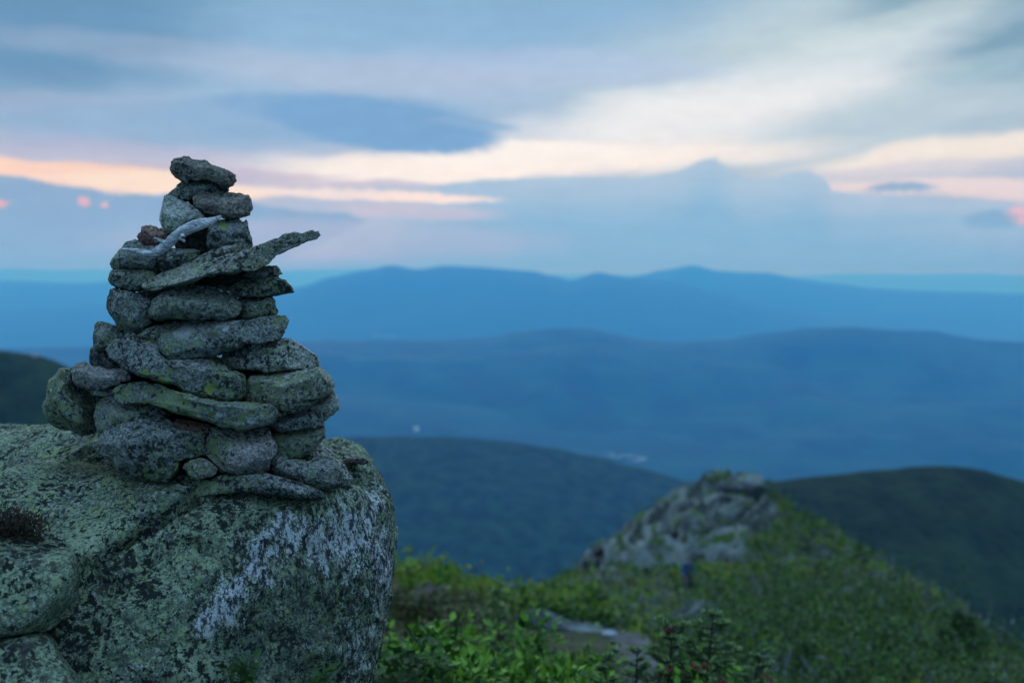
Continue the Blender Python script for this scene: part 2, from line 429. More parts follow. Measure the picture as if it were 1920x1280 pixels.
def boulder_mat(name, c1, c2, streaks=(), green=1.0, sc_=1.0):
    """lichen-crusted boulder; streaks = (centre xyz, radii xyz, angle) where pale crust runs down the rock"""
    m, t, b = new_mat(name)
    oc = t.n('ShaderNodeTexCoord').outputs['Object']
    v = oc
    n1 = t.noise(v, 4 * sc_, 8, 0.66)
    col = t.mix(t.step(n1, 0.36, 0.64), c1, c2)
    gr = t.noise(v, 75, 5, 0.72)
    col = t.mix(t.step(gr, 0.46, 0.30, 0.0, 0.7), col, (0.03, 0.036, 0.034))
    # crust lichens over almost everything, a fine mosaic of crisp little islands
    def isl(off, scale, big_scale, amt, rough=.66, det=6):
        return t.math('ADD', t.noise(t.vmath('ADD', v, off), scale, det, rough), t.math('MULTIPLY', t.math('SUBTRACT', t.noise(t.vmath('ADD', v, off), big_scale, 3, .6), 0.5), amt))
    col = t.mix(t.step(isl((0, 0, 0), 58, 4, .40), 0.47 - .03 * green, 0.50 - .03 * green, 0, .92), col, (0.205, 0.275, 0.170))
    col = t.mix(t.step(isl((4, 1, 9), 84, 6, .40), 0.53 - .02 * green, 0.56 - .02 * green, 0, .9), col, (0.46, 0.57, 0.34))
    col = t.mix(t.step(isl((14, 6, 2), 46, 7, .45), 0.60, 0.625, 0, .85), col, (0.47, 0.58, 0.20))
    col = t.mix(t.step(isl((1, 22, 8), 70, 6, .40), 0.60, 0.63, 0, .85), col, (0.64, 0.67, 0.61))
    col = t.mix(t.step(isl((7, 3, 5), 50, 4.4, .50), 0.547, 0.572, 0, .95), col, (0.016, 0.023, 0.023))
    col = t.mix(t.step(isl((2, 31, 5), 120, 9, .35), 0.57, 0.60, 0, .9), col, (0.020, 0.027, 0.026))
    col = t.mix(t.step(isl((22, 3, 5), 26, 5, .5), 0.61, 0.65, 0, .8), col, (0.075, 0.056, 0.055))
    vo = t.voro(t.vmath('ADD', v, t.vmath('MULTIPLY', t.vmath('SUBTRACT', t.noise(v, 60, 4, .7, color=True), (.5, .5, .5)), (.02, .02, .02))), 24, 1.0)
    pk = t.math('MULTIPLY', t.step(vo, .30, .20), t.step(t.noise(t.vmath('ADD', v, (3, 3, 31)), 9, 4, .7), .50, .60))
    col = t.mix(t.math('MULTIPLY', pk, .8), col, (0.36, 0.46, 0.24))
    if streaks:
        vst = t.mapping(v, rot=(0, math.radians(-14), 0), scale=(1.0, 0.8, 0.45))
        st = t.noise(vst, 95, 6, 0.75)
        st2 = t.noise(vst, 38, 5, 0.7)
        sm = None
        wob = t.vmath('ADD', v, t.vmath('MULTIPLY', t.vmath('SUBTRACT', t.noise(v, 9, 5, .65, color=True), (.5, .5, .5)), (.22, .22, .22)))
        dm = None
        for (c_, r_, ang, kind) in streaks:
            mp = t.mapping(wob, c_, (0, math.radians(ang), 0), r_, 'TEXTURE')
            f = t.step(t.ball(mp), 0.0, 0.9)
            if kind == 'w': sm = f if sm is None else t.math('MAXIMUM', sm, f)
            else: dm = f if dm is None else t.math('MAXIMUM', dm, f)
        if dm is not None:   # darker patches, broken up by noise
            fd = t.math('MULTIPLY', dm, t.step(t.noise(vst, 22, 7, .72), 0.36, 0.60))
            col = t.mix(t.math('MULTIPLY', fd, 0.5), col, (0.050, 0.068, 0.062))
        thr = t.math('ADD', t.math('ADD', t.math('MULTIPLY', st, 0.36), t.math('MULTIPLY', st2, 0.34)), t.math('MULTIPLY', t.noise(v, 170, 4, .7), .30))
        thr = t.math('ADD', thr, t.math('MULTIPLY', t.math('SUBTRACT', sm, 1.0), 0.19))
        col = t.mix(t.step(thr, 0.465, 0.495, 0, 0.95), col, (0.76, 0.80, 0.80))
        blk = t.math('MULTIPLY', t.step(t.noise(vst, 60, 6, .82), 0.50, 0.54), t.step(sm, 0.02, 0.3))
        col = t.mix(t.math('MULTIPLY', blk, 0.9), col, (0.02, 0.027, 0.027))
    t.link(col, b.inputs['Base Color'])
    b.inputs['Roughness'].default_value = 0.92; b.inputs['Specular IOR Level'].default_value = 0.2
    h = t.math('ADD', t.noise(v, 22, 8, 0.72), t.math('MULTIPLY', t.noise(v, 90, 5, 0.72), 0.5))
    bp = t.n('ShaderNodeBump'); bp.inputs['Strength'].default_value = 1.0; bp.inputs['Distance'].default_value = 0.03
    t.link(h, bp.inputs['Height']); t.link(bp.outputs[0], b.inputs['Normal'])
    return m

def leaf_mat(name, stops, rough=0.6, trans=0.25, patch=None, patch_scale=0.25):
    m, t, b = new_mat(name)
    r = t.n('ShaderNodeNewGeometry').outputs['Random Per Island']
    fac = r
    if patch:
        oc = t.n('ShaderNodeTexCoord').outputs['Object']
        pn = t.step(t.noise(oc, patch_scale, 7, 0.72), 0.37, 0.63)
        fac = t.math('ADD', t.math('MULTIPLY', r, 1 - patch), t.math('MULTIPLY', pn, patch))
    col = t.ramp(fac, stops)
    t.link(col, b.inputs['Base Color'])
    b.inputs['Roughness'].default_value = rough; b.inputs['Specular IOR Level'].default_value = 0.3
    tr = t.n('ShaderNodeBsdfTranslucent'); t.link(col, tr.inputs[0])
    mx = t.n('ShaderNodeMixShader'); mx.inputs[0].default_value = trans
    t.link(b.outputs[0], mx.inputs[1]); t.link(tr.outputs[0], mx.inputs[2])
    t.link(mx.outputs[0], m.node_tree.nodes['Material Output'].inputs[0])
    return m

def plain_mat(name, c1, c2, scale=8, rough=0.8, detail=5, bump=0.0, stretch=(1, 1, 1), bdist=0.01):
    m, t, b = new_mat(name)
    oc = t.n('ShaderNodeTexCoord').outputs['Object']
    v = t.mapping(oc, scale=stretch)
    n = t.noise(v, scale, detail, 0.62)
    t.link(t.mix(t.step(n, 0.33, 0.67), c1, c2), b.inputs['Base Color'])
    b.inputs['Roughness'].default_value = rough; b.inputs['Specular IOR Level'].default_value = 0.25
    if bump:
        bp = t.n('ShaderNodeBump'); bp.inputs['Strength'].default_value = bump; bp.inputs['Distance'].default_value = bdist
        t.link(t.noise(v, scale * 3, 5, .65), bp.inputs['Height']); t.link(bp.outputs[0], b.inputs['Normal'])
    return m

# ------------------------------------------------------------------ far terrain
FLOOR = -1000.0
m_forest = plain_mat('forest_cover', (0.004, 0.028, 0.020), (0.008, 0.046, 0.030), 0.012, 0.95, 8)
m_forest_near = plain_mat('mixed_forest_cover', (0.004, 0.019, 0.013), (0.021, 0.062, 0.036), 0.035, 0.95, 10, 1.0, (1, 1, 1), 6)
m_dark_forest = plain_mat('spruce_forest_cover', (0.006, 0.018, 0.007), (0.023, 0.047, 0.015), 0.05, 0.95, 10, 1.0, (1, 1, 1), 4)
m_ridge_forest = plain_mat('ridge_forest_cover', (0.002, 0.018, 0.014), (0.011, 0.058, 0.036), 0.0035, 0.95, 9)
m_valley = plain_mat('valley_cover', (0.002, 0.018, 0.014), (0.006, 0.034, 0.024), 0.0016, 0.95, 8)

def valley():
    rr = np.concatenate([np.linspace(0, 3000, 25), np.geomspace(3300, 56000, 60)]); th = np.linspace(0, 2 * math.pi, 241)
    R, T = np.meshgrid(rr, th, indexing='ij')
    x, y = R * np.sin(T), R * np.cos(T)
    z = FLOOR + 28 * fbm(np.stack([x / 1900, y / 1900, 0 * x], -1).reshape(-1, 3), 4).reshape(x.shape) + 30
    V = np.stack([x, y, np.maximum(z, FLOOR + 2)], -1).reshape(-1, 3)
    n = len(th); F = []
    i, j = np.meshgrid(np.arange(len(rr) - 1), np.arange(n - 1), indexing='ij')
    a = (i * n + j).ravel(); F = np.stack([a, a + n, a + n + 1, a + 1], 1)
    o = mesh_obj('valley_floor', V, F[:, ::-1], m_valley); tag(o, kind='structure')
valley()

def ridge(name, crest, D, run_f, run_b, mat, seed, foot=FLOOR, spur=0.16, rough=0.02, ns=420, nt=110, round_=0.5):
    cx = np.array([c[0] for c in crest], float); cy = np.array([c[1] for c in crest], float)
    Dv = np.array([c[2] if len(c) > 2 else D for c in crest], float)
    X = np.linspace(cx[0], cx[-1], ns)
    k = np.clip(np.searchsorted(cx, X) - 1, 0, len(cx) - 2)
    f = (X - cx[k]) / (cx[k + 1] - cx[k]); f = f * f * (3 - 2 * f) * .6 + f * .4
    Y = cy[k] * (1 - f) + cy[k + 1] * f
    DD = Dv[k] * (1 - f) + Dv[k + 1] * f
    top = np.array([P(a, b, d) for a, b, d in zip(X, Y, DD)])
    tt = np.linspace(-1, 1, nt); tt = np.sign(tt) * np.abs(tt) ** 1.2
    S, T = np.meshgrid(np.arange(ns), tt, indexing='ij')
    base = top[S]
    run = np.where(T < 0, run_f, run_b)
    dirv = base[..., :2] / np.linalg.norm(base[..., :2], axis=-1, keepdims=True)
    xy = base[..., :2] + dirv * (T * run)[..., None]
    a = np.abs(T)
    prof = round_ * 0.5 * (1 + np.cos(math.pi * a)) + (1 - round_) * (1 - a)
    h = base[..., 2] - foot
    L = max(run_f, 1.0)
    q = np.stack([xy[..., 0] / L * 1.6 + seed, xy[..., 1] / L * 1.6, 0 * a + seed * .7], -1).reshape(-1, 3)
    sp_ = fbm(q, 6, 0.5).reshape(a.shape)
    rg = (ridged(q * 1.3 + 5, 4) - .6).reshape(a.shape)
    env = np.clip(a * 3.0, 0, 1) * (1 - a * .4)
    z = foot + h * prof + h * env * (spur * sp_ + spur * .5 * rg) 
    z += h * rough * fbm(q * 14, 4).reshape(a.shape) * (0.25 + 0.75 * env)
    z[:, 0] = foot - 60; z[:, -1] = foot - 60
    z = np.maximum(z, foot - 60)
    V = np.stack([xy[..., 0], xy[..., 1], np.maximum(z, FLOOR + 1)], -1).reshape(-1, 3)
    i, j = np.meshgrid(np.arange(ns - 1), np.arange(nt - 1), indexing='ij')
    v = (i * nt + j).ravel(); F = np.stack([v, v + nt, v + nt + 1, v + 1], 1)
    o = mesh_obj(name, V, F, mat); tag(o, kind='structure')
    return o

ridge('horizon_hills', [(-2200, 503), (-900, 505), (-300, 506), (0, 503), (120, 506), (240, 503), (420, 505), (560, 506), (640, 504), (690, 503), (740, 506), (820, 509), (950, 514),
      (1200, 515), (1400, 516), (1500, 517), (1600, 512), (1720, 514), (1840, 512), (1920, 516), (2200, 510), (2800, 512), (4200, 505)], 42000, 6000, 5000, m_forest, 3.1, rough=.004)
ridge('far_ridge', [(-1800, 640), (-600, 590), (0, 580), (300, 566), (480, 552), (560, 538), (620, 520), (680, 507), (735, 497), (785, 505), (835, 498), (900, 501), (1000, 508), (1040, 518), (1072, 525),
      (1120, 510), (1180, 520), (1250, 526), (1350, 545), (1450, 575), (1600, 600), (2000, 640), (2600, 660)], 14500, 3600, 2800, m_forest, 8.4, spur=.10)
ridge('paler_ridge', [(-1600, 535), (-700, 528), (-200, 532), (0, 526), (140, 531), (260, 525), (420, 532), (540, 548), (700, 562), (1000, 530), (1180, 520), (1240, 507), (1300, 497), (1350, 508), (1400, 510), (1440, 511), (1500, 523), (1560, 531), (1640, 541), (1720, 545), (1800, 547), (1920, 551),
      (2300, 560), (3200, 540)], 18500, 3600, 3000, m_forest, 5.7, spur=.10)
ridge('blue_ridge', [(-2400, 650), (-900, 640), (-200, 655), (300, 648), (640, 641), (760, 638), (850, 637), (910, 633), (980, 621), (1040, 615), (1110, 615), (1150, 625), (1200, 637), (1270, 641), (1350, 637),
      (1430, 625), (1520, 615), (1600, 613), (1690, 619), (1750, 620), (1800, 630), (1840, 637), (1920, 641), (2300, 640), (3600, 630)], 7200, 2900, 2400, m_ridge_forest, 11.9, spur=.2)
ridge('foothill_ridge', [(-1800, 770), (-500, 745), (100, 735), (600, 742), (850, 760), (1100, 785), (1350, 800), (1600, 770), (1900, 752), (2400, 745), (3400, 730)], 5600, 1900, 1500, m_ridge_forest, 21.0, spur=.25)
ridge('left_wooded_hill', [(-2600, 560), (-900, 610), (-250, 636), (0, 656), (60, 664), (100, 673), (135, 691), (200, 728), (300, 780), (450, 850), (600, 970), (700, 1130), (850, 1400), (1050, 1680)], 480, 330, 380, m_dark_forest, 2.2, foot=-300, spur=.06)
ridge('middle_wooded_hill', [(-300, 960), (100, 900), (400, 845), (600, 822), (700, 818), (830, 818), (950, 826), (1030, 838), (1110, 855), (1200, 877), (1290, 901), (1400, 930), (1600, 1000), (1900, 1080)], 1900, 1300, 1200, m_forest_near, 6.1, foot=-800, spur=.05, rough=.012)
ridge('right_wooded_hill', [(960, 1460), (1050, 1240), (1180, 1015), (1300, 945), (1380, 911), (1440, 902), (1500, 896), (1560, 890), (1650, 881), (1720, 874), (1770, 872), (1820, 877), (1880, 891), (1950, 908), (2100, 930), (2600, 950), (3400, 980)], 430, 290, 350, m_dark_forest, 9.3, foot=-250, spur=.05, rough=.012)

# ------------------------------------------------------------------ the near ridge: a height field fitted through points of the ground
pts = [np.array(p, float) for p in [
    (0, -1, -1.75), (-2.5, 0, -1.6), (2, 0, -1.9), (-1.0, 3.2, -1.75), (-2.5, 3.5, -1.5), (0.0, 3.6, -2.35), (1.2, 4.2, -2.75), (-0.4, 5.6, -3.1), (1.5, 6.5, -3.6),
    (3.5, 7.0, -4.1), (6, 9, -5.6), (5, 5, -3.9), (-2.5, 6, -3.6), (-6, 6, -5.2), (-5, 2, -2.6), (0.6, 8.6, -4.35), (-8, 10, -8)]]
px = [(1190, 1232, 11.5), (1060, 1172, 15), (1000, 1158, 15.5), (955, 1140, 17), (880, 1130, 18), (800, 1092, 17.5), (745, 1080, 16.5), (1290, 1165, 23),
      (1100, 1140, 32), (1200, 1132, 38), (1270, 1135, 33), (1060, 1100, 44), (1000, 1122, 38), (1110, 1087, 62), (1200, 1092, 59), (1285, 1104, 57),
      (1160, 1036, 72), (1250, 973, 84), (1330, 924, 92), (1385, 901, 96), (1428, 906, 97), (1400, 955, 88), (1320, 1025, 73), (1400, 1050, 62), (1450, 1010, 71),
      (1430, 935, 94), (1480, 965, 87), (1530, 982, 80), (1600, 1026, 65), (1680, 1082, 50), (1740, 1128, 40), (1830, 1185, 30), (1920, 1240, 24),
      (1500, 1080, 50), (1600, 1150, 35), (1450, 1150, 30), (1700, 1205, 24), (1550, 1225, 18), (1850, 1275, 18), (1400, 1240, 13)]
pts += [P(*q) for q in px]
for q in [(745, 1080, 16.5), (800, 1092, 17.5), (955, 1140, 17), (1000, 1122, 38), (1060, 1100, 44), (1110, 1087, 62), (1160, 1036, 72), (1250, 973, 84), (1330, 924, 92)]:
    s = P(*q); pts.append(s + np.array([-6 - s[1] * .07, 4 + s[1] * .06, -6 - s[1] * .08])); pts.append(s + np.array([-16 - s[1] * .12, 8 + s[1] * .1, -16 - s[1] * .16]))
for q in [(1430, 935, 94), (1480, 965, 87), (1530, 982, 80), (1600, 1026, 65), (1680, 1082, 50), (1740, 1128, 40), (1830, 1185, 30), (1920, 1240, 24)]:
    s = P(*q); pts.append(s + np.array([4 + s[1] * .05, 3 + s[1] * .06, -5 - s[1] * .05])); pts.append(s + np.array([11 + s[1] * .1, 8 + s[1] * .1, -13 - s[1] * .12]))
for q in [(1385, 901, 96), (1428, 906, 97)]:
    s = P(*q); pts.append(s + np.array([1, 14, -8])); pts.append(s + np.array([3, 34, -24]))
pts = np.array(pts)
_c = pts[:, :2] / 40
def _tps(a, b):
    r2 = ((a[:, None, :] - b[None]) ** 2).sum(-1); return r2 * np.log(r2 + 1e-12) * .5
n_ = len(pts)
A_ = np.zeros((n_ + 3, n_ + 3)); A_[:n_, :n_] = _tps(_c, _c) + 4e-4 * np.eye(n_)
A_[:n_, n_] = 1; A_[:n_, n_ + 1:] = _c; A_[n_, :n_] = 1; A_[n_ + 1:, :n_] = _c.T
_w = np.linalg.solve(A_, np.concatenate([pts[:, 2], [0, 0, 0]]))
def ground_raw(xy):
    q = np.asarray(xy, float) / 40; out = np.empty(len(q))
    for i in range(0, len(q), 20000):
        s = q[i:i + 20000]; out[i:i + 20000] = _tps(s, _c) @ _w[:n_] + _w[n_] + s @ _w[n_ + 1:]
    return out

def inside(poly, X, Y):
    poly = np.asarray(poly, float); r = np.zeros(X.shape, bool); j = len(poly) - 1
    for i in range(len(poly)):
        xi, yi = poly[i]; xj, yj = poly[j]
        c = ((yi > Y) != (yj > Y)) & (X < (xj - xi) * (Y - yi) / (yj - yi + 1e-12) + xi)
        r ^= c; j = i
    return r
def poly_sd(poly, X, Y):
    """signed distance to polygon in pixels, positive inside"""
    poly = np.asarray(poly, float); d = np.full(X.shape, 1e9)
    for i in range(len(poly)):
        a, b = poly[i - 1], poly[i]; e = b - a
        t = np.clip(((X - a[0]) * e[0] + (Y - a[1]) * e[1]) / (e @ e), 0, 1)
        d = np.minimum(d, np.hypot(X - a[0] - t * e[0], Y - a[1] - t * e[1]))
    return np.where(inside(poly, X, Y), d, -d)
OUTCROP = [(1090, 1108), (1110, 1050), (1175, 1010), (1250, 960), (1330, 905), (1385, 880), (1430, 885), (1446, 950), (1436, 1000), (1400, 1030), (1372, 1062),
           (1330, 1072), (1290, 1078), (1300, 1100), (1220, 1100), (1150, 1102)]
BARE = [(1140, 1180), (1180, 1170), (1225, 1196), (1262, 1232), (1250, 1300), (1180, 1300), (1150, 1220)]   # trodden pinkish ground
def ground(xy, detail=True):
    xy = np.asarray(xy, float)
    z = ground_raw(xy)
    p3 = np.column_stack([xy, z])
    X, Y = proj(p3)
    D = np.maximum(xy[:, 1], 3)
    sd = poly_sd(OUTCROP, X, Y)
    nz = fbm(np.column_stack([xy / 5.0, 0 * z + 3.3]), 5, .55)
    rock = np.clip((sd + nz * 30 + 17) / 14, 0, 1) * (D > 49)
    bare = np.clip((poly_sd(BARE, X, Y) + nz * 25) / 20, 0, 1) * (D < 20)
    # strata of the outcrop climb to the right
    q = np.column_stack([xy[:, 0] * .10 - xy[:, 1] * .05, xy[:, 0] * .26 + xy[:, 1] * .2, z * .1])
    crag = ridged(q * 1.6 + 3, 5, .55) * 0.55 + fbm(q * 5, 4) * .28
    soft = fbm(np.column_stack([xy / 2.6, 0 * z]), 4, .5) * 0.22 * np.clip(D / 22, .25, .8) * np.clip(1.6 - D / 40, .45, 1)
    step_ = np.abs(((q[:, 0] * 1.1 + q[:, 1] * .8 + fbm(q * 1.3, 3) * .7) % 1) - .5) * 2
    z2 = z + rock * (crag * .9 - .22 + (step_ - .6) * 1.9) * np.clip((xy[:, 1] - 49) / 12, 0, 1) + (1 - rock) * soft
    return z2, rock, bare
def ridge_ground():
    na, nd = 620, 560
    az = np.radians(np.linspace(-62, 52, na)); dd = np.geomspace(1.2, 150, nd)
    A, D = np.meshgrid(az, dd, indexing='ij')
    xy = np.stack([np.tan(A) * D, D], -1).reshape(-1, 2)
    z, rock, bare = ground(xy)
    V = np.column_stack([xy, z])
    i, j = np.meshgrid(np.arange(na - 1), np.arange(nd - 1), indexing='ij')
    v = (i * nd + j).ravel(); F = np.stack([v, v + nd, v + nd + 1, v + 1], 1)
    m, t, b = new_mat('ridge_ground_cover')
    oc = t.n('ShaderNodeTexCoord').outputs['Object']
    rk = t.n('ShaderNodeAttribute', attribute_name='rock').outputs['Fac']
    br = t.n('ShaderNodeAttribute', attribute_name='bare').outputs['Fac']
    soil = t.mix(t.step(t.noise(oc, 0.5, 8, .66), .38, .62), (0.028, 0.048, 0.014), (0.075, 0.078, 0.040))
    vr = t.mapping(oc, rot=(0, 0, math.radians(35)), scale=(.55, 1.6, 1))
    rockc = t.mix(t.step(t.noise(vr, 0.24, 9, .62), .40, .58), (0.035, 0.045, 0.040), (0.19, 0.225, 0.20))
    rockc = t.mix(t.step(t.noise(vr, .38, 8, .66), .54, .58), rockc, (0.03, 0.045, 0.02))  # crevice shade painted in as dark slanting streaks
    rockc = t.mix(t.step(t.noise(oc, 0.26, 7, .68), .55, .60), rockc, (0.055, 0.10, 0.02))
    col = t.mix(rk, soil, rockc)
    barec = t.mix(t.step(t.noise(oc, 3, 7, .65), .35, .65), (0.072, 0.066, 0.056), (0.165, 0.165, 0.15))
    col = t.mix(br, col, barec)
    t.link(col, b.inputs['Base Color']); b.inputs['Roughness'].default_value = .95; b.inputs['Specular IOR Level'].default_value = 0.15
    bp = t.n('ShaderNodeBump'); bp.inputs['Strength'].default_value = 1; bp.inputs['Distance'].default_value = .12
    t.link(t.noise(oc, 2.5, 8, .7), bp.inputs['Height']); t.link(bp.outputs[0], b.inputs['Normal'])
    o = mesh_obj('ridge_ground', V, F, m); tag(o, kind='structure')
    for nm, arr in (('rock', rock), ('bare', bare)):
        at = o.data.attributes.new(nm, 'FLOAT', 'POINT'); at.data.foreach_set('value', arr.astype(np.float32))
ridge_ground()

def hit(X, Y, d0=9.0, d1=110.0):
    """nearest distance at which the line of sight through pixel X, Y meets the ridge"""
    D = np.geomspace(d0, d1, 420); q = np.array([P(X, Y, d) for d in D]); z = ground(q[:, :2])[0]
    k = np.nonzero(z >= q[:, 2])[0]
    return float(D[k[0]]) if len(k) else None
def gz(x, y): return float(ground(np.array([[x, y]]))[0][0])

# ------------------------------------------------------------------ boulders: rounded many-sided blocks cut by planes
def boulder(name, center, planes, mat, label, k=16, n=150, rough=1.0, seed=0.0, cat='boulder', cracks=()):
    """planes: three points each (X, Y, D) of the photograph, or (normal, point)"""
    c = np.asarray(center, float)
    d, F = CS[n]
    inv = np.zeros(len(d))
    for pl in planes:
        if len(pl) == 3:
            a, b_, e = (P(*q) for q in pl); nrm = np.cross(b_ - a, e - a); nrm /= np.linalg.norm(nrm)
            if nrm @ (a - c) < 0: nrm = -nrm
        else:
            nrm = np.asarray(pl[0], float); nrm = nrm / np.linalg.norm(nrm); a = np.asarray(pl[1], float)
        h = nrm @ (a - c)
        cs = d @ nrm
        inv += np.where(cs > 1e-3, (np.maximum(cs, 1e-3) / h) ** k, 0)
    r = inv ** (-1.0 / k)
    p = c + d * r[:, None]
    nz = 0.055 * fbm(p * 1.7 + seed, 3) + 0.028 * ridged(p * np.array([3.2, 3.2, 4.5]) + seed, 4) + 0.010 * fbm(p * 14 + seed, 4, .6)
    p = p + d * (nz * rough)[:, None]
    for (q1, q2, wd, dp) in cracks:            # cracks: a groove along a line through the surface (pixels of its ends)
        X, Y = proj(p)
        a = np.array(q1, float); e = np.array(q2, float) - a
        t = ((X - a[0]) * e[0] + (Y - a[1]) * e[1]) / (e @ e)
        dist = np.abs((X - a[0]) * e[1] - (Y - a[1]) * e[0]) / np.linalg.norm(e) + 14 * np.abs(pnoise(p * 5 + 3))
        g = np.exp(-(dist / wd) ** 2) * ((t > 0) & (t < 1)) * (p[:, 1] < c[1] + .2)
        p = p - d * (g * dp)[:, None]
    o = mesh_obj(name, p, F, mat, loc=c)
    return tag(o, label, cat)

cB = P(470, 1230, 3.55)
def rel(X, Y, D, c): return tuple(float(v) for v in (P(X, Y, D) - c))
m_boulder = boulder_mat('lichen_crusted_rock', (0.122, 0.144, 0.122), (0.245, 0.270, 0.226), streaks=[
    (rel(545, 985, 2.95, cB), (.16, .5, .10), 0, 'w'), (rel(500, 1050, 2.85, cB), (.15, .5, .16), 30, 'w'), (rel(440, 1120, 2.78, cB), (.12, .5, .17), 35, 'w'),
    (rel(400, 1180, 2.7, cB), (.09, .5, .12), 25, 'w'), (rel(600, 1000, 3.0, cB), (.16, .5, .10), -20, 'w'), (rel(700, 930, 3.2, cB), (.07, .6, .22), 0, 'w'),
    (rel(722, 1060, 3.2, cB), (.075, .6, .32), 0, 'w'), (rel(685, 1200, 3.15, cB), (.10, .6, .28), 8, 'w'),
    (rel(640, 1010, 3.05, cB), (.30, .6, .25), 20, 'w'), (rel(600, 1130, 2.95, cB), (.26, .5, .34), 20, 'd'), (rel(540, 1230, 2.85, cB), (.3, .5, .22), 30, 'd')])
m_boulder_plain = boulder_mat('lichen_covered_rock', (0.122, 0.144, 0.122), (0.245, 0.270, 0.226), green=1.2)
m_boulder_left = boulder_mat('mossy_lichen_rock', (0.106, 0.129, 0.105), (0.213, 0.238, 0.196), green=1.0, sc_=1.4)

boulder('boulder', cB, [
    ((340, 926, 3.00), (580, 938, 3.00), (690, 868, 3.70)),
    ((300, 938, 2.99), (560, 952, 2.97), (330, 1150, 2.72)),
    ((330, 1150, 2.72), (150, 1180, 2.66), (300, 1330, 2.60)),
    ((560, 965, 2.97), (375, 1215, 2.66), (700, 1150, 3.12)),
    ((706, 900, 3.30), (727, 1060, 3.22), (722, 1000, 4.3)),
    ((724, 1060, 3.22), (672, 1290, 3.20), (690, 1250, 4.2)),
    ((668, 890, 3.2), (718, 965, 3.2), (698, 868, 3.8)), ((612, 940, 3.02), (708, 1010, 3.12), (700, 905, 3.3)),
    ((0, -1, -.15), P(450, 1350, 2.58)),
    ((0, 1, .1), (0, 4.25, -1)), ((-1, 0, 0), P(-20, 1200, 3.3)), ((0, 0, -1), (0, 3.5, -2.7))],
    m_boulder, 'big rounded lichen boulder with white streaked crust that carries the stone pile', k=17, seed=1.0,
    cracks=[((372, 928), (140, 1064), 12, .07), ((140, 1060), (195, 1090), 5, .03), ((150, 1064), (60, 1200), 9, .05), ((60, 1190), (120, 1290), 6, .03), ((300, 985), (520, 1110), 3.5, .014), ((575, 985), (640, 1240), 4, .016), ((430, 945), (250, 1090), 3, .010), ((180, 1120), (360, 1260), 3.5, .014)])
cA = P(40, 1040, 3.6)
boulder('boulder', cA, [
    ((40, 806, 3.95), (345, 926, 2.965), (215, 1035, 2.70)),
    ((-60, 796, 4.0), (160, 806, 3.95), (120, 792, 4.6)),
    ((352, 934, 3.02), (150, 1064, 2.72), (370, 970, 3.1)),
    ((0, 1008, 2.70), (150, 1058, 2.71), (60, 1100, 2.74)),
    ((0, 1, .3), (0, 4.3, -.8)), ((-1, 0, 0), P(-500, 1000, 3.3)), ((0, 0, -1), (0, 3.5, -2.0)), ((1, .2, 0), P(410, 930, 3.3))],
    m_boulder_plain, 'upper left lichen slab of rock sloping beside the foot of the stone pile', k=22, seed=4.0,
    cracks=[((0, 900), (230, 985), 7, .02)])
cC = P(20, 1130, 2.95)
boulder('boulder', cC, [
    ((0, 1026, 2.66), (120, 1040, 2.68), (60, 1014, 2.9)),
    ((0, 1036, 2.62), (110, 1050, 2.64), (40, 1170, 2.50)),
    ((128, 1050, 2.68), (120, 1130, 2.6), (150, 1100, 2.95)),
    ((-40, 1200, 2.52), (60, 1185, 2.52), (20, 1200, 2.9)), ((120, 1120, 2.6), (50, 1190, 2.52), (110, 1180, 2.8)),
    ((0, 1, 0), (0, 3.5, -1)), ((-1, 0, 0), P(-300, 1100, 2.9))],
    m_boulder_left, 'dark green crusted rock block wedged at the left edge below the slab', k=14, n=110, seed=7.7, rough=.8)
cD = P(0, 1290, 2.8)
boulder('boulder', cD, [
    ((-20, 1200, 2.55), (60, 1196, 2.55), (40, 1180, 2.9)),
    ((0, 1215, 2.48), (80, 1215, 2.5), (40, 1330, 2.35)),
    ((100, 1215, 2.55), (150, 1290, 2.5), (140, 1250, 2.9)),
    ((0, 1, 0), (0, 3.4, -1)), ((-1, 0, 0), P(-300, 1100, 2.9)), ((0, 0, -1), (0, 3, -1.7))],
    m_boulder_left, 'smooth grey green boulder in the bottom left corner', k=12, n=44, seed=12.2, rough=.7)

# ------------------------------------------------------------------ the stones of the cairn
W_, G_, Br = (0.50, 0.53, 0.50), (0.34, 0.46, 0.10), (0.13, 0.10, 0.085)
GREY1, GREY2 = (0.105, 0.120, 0.104), (0.258, 0.278, 0.245)
M = {
    'grey': stone_mat('grey_schist', GREY1, GREY2, .6, .3, .45, .45),
    'plain': stone_mat('bare_grey_schist', (0.176, 0.184, 0.140), (0.365, 0.368, 0.286), .4, .05, .3, .4),
    'brown': stone_mat('brown_weathered_stone', (0.125, 0.108, 0.085), (0.245, 0.215, 0.17), .0, 0, .05, .2),
    'white': stone_mat('pale_crusted_stone', (0.216, 0.229, 0.194), (0.459, 0.470, 0.389), .2, .1, .95, .3),
    'green': stone_mat('lichen_green_stone', GREY1, GREY2, .58, .6, .5, .6),
    'moss': stone_mat('mossy_green_stone', (0.090, 0.106, 0.082), (0.220, 0.245, 0.195), .52, .45, .45, .75),
    'dark': stone_mat('dark_stone_and_gap_shade', (0.055, 0.062, 0.056), (0.12, 0.13, 0.12), .25, .1, .15, .6),  # dark stone; also colours the added core stones like shade in the gaps
    'red': stone_mat('rusty_red_stone', (0.19, 0.10, 0.072), (0.30, 0.18, 0.13), .1, .1, .1, .4),
    'pink': stone_mat('pinkish_granite', (0.17, 0.155, 0.14), (0.35, 0.33, 0.295), .35, .15, .5, .5),
    'pebble': stone_mat('reddish_pebble', (0.17, 0.12, 0.10), (0.30, 0.24, 0.21), 0, 0, .3, .1),
}
GROUP = 'stones stacked in the cairn'
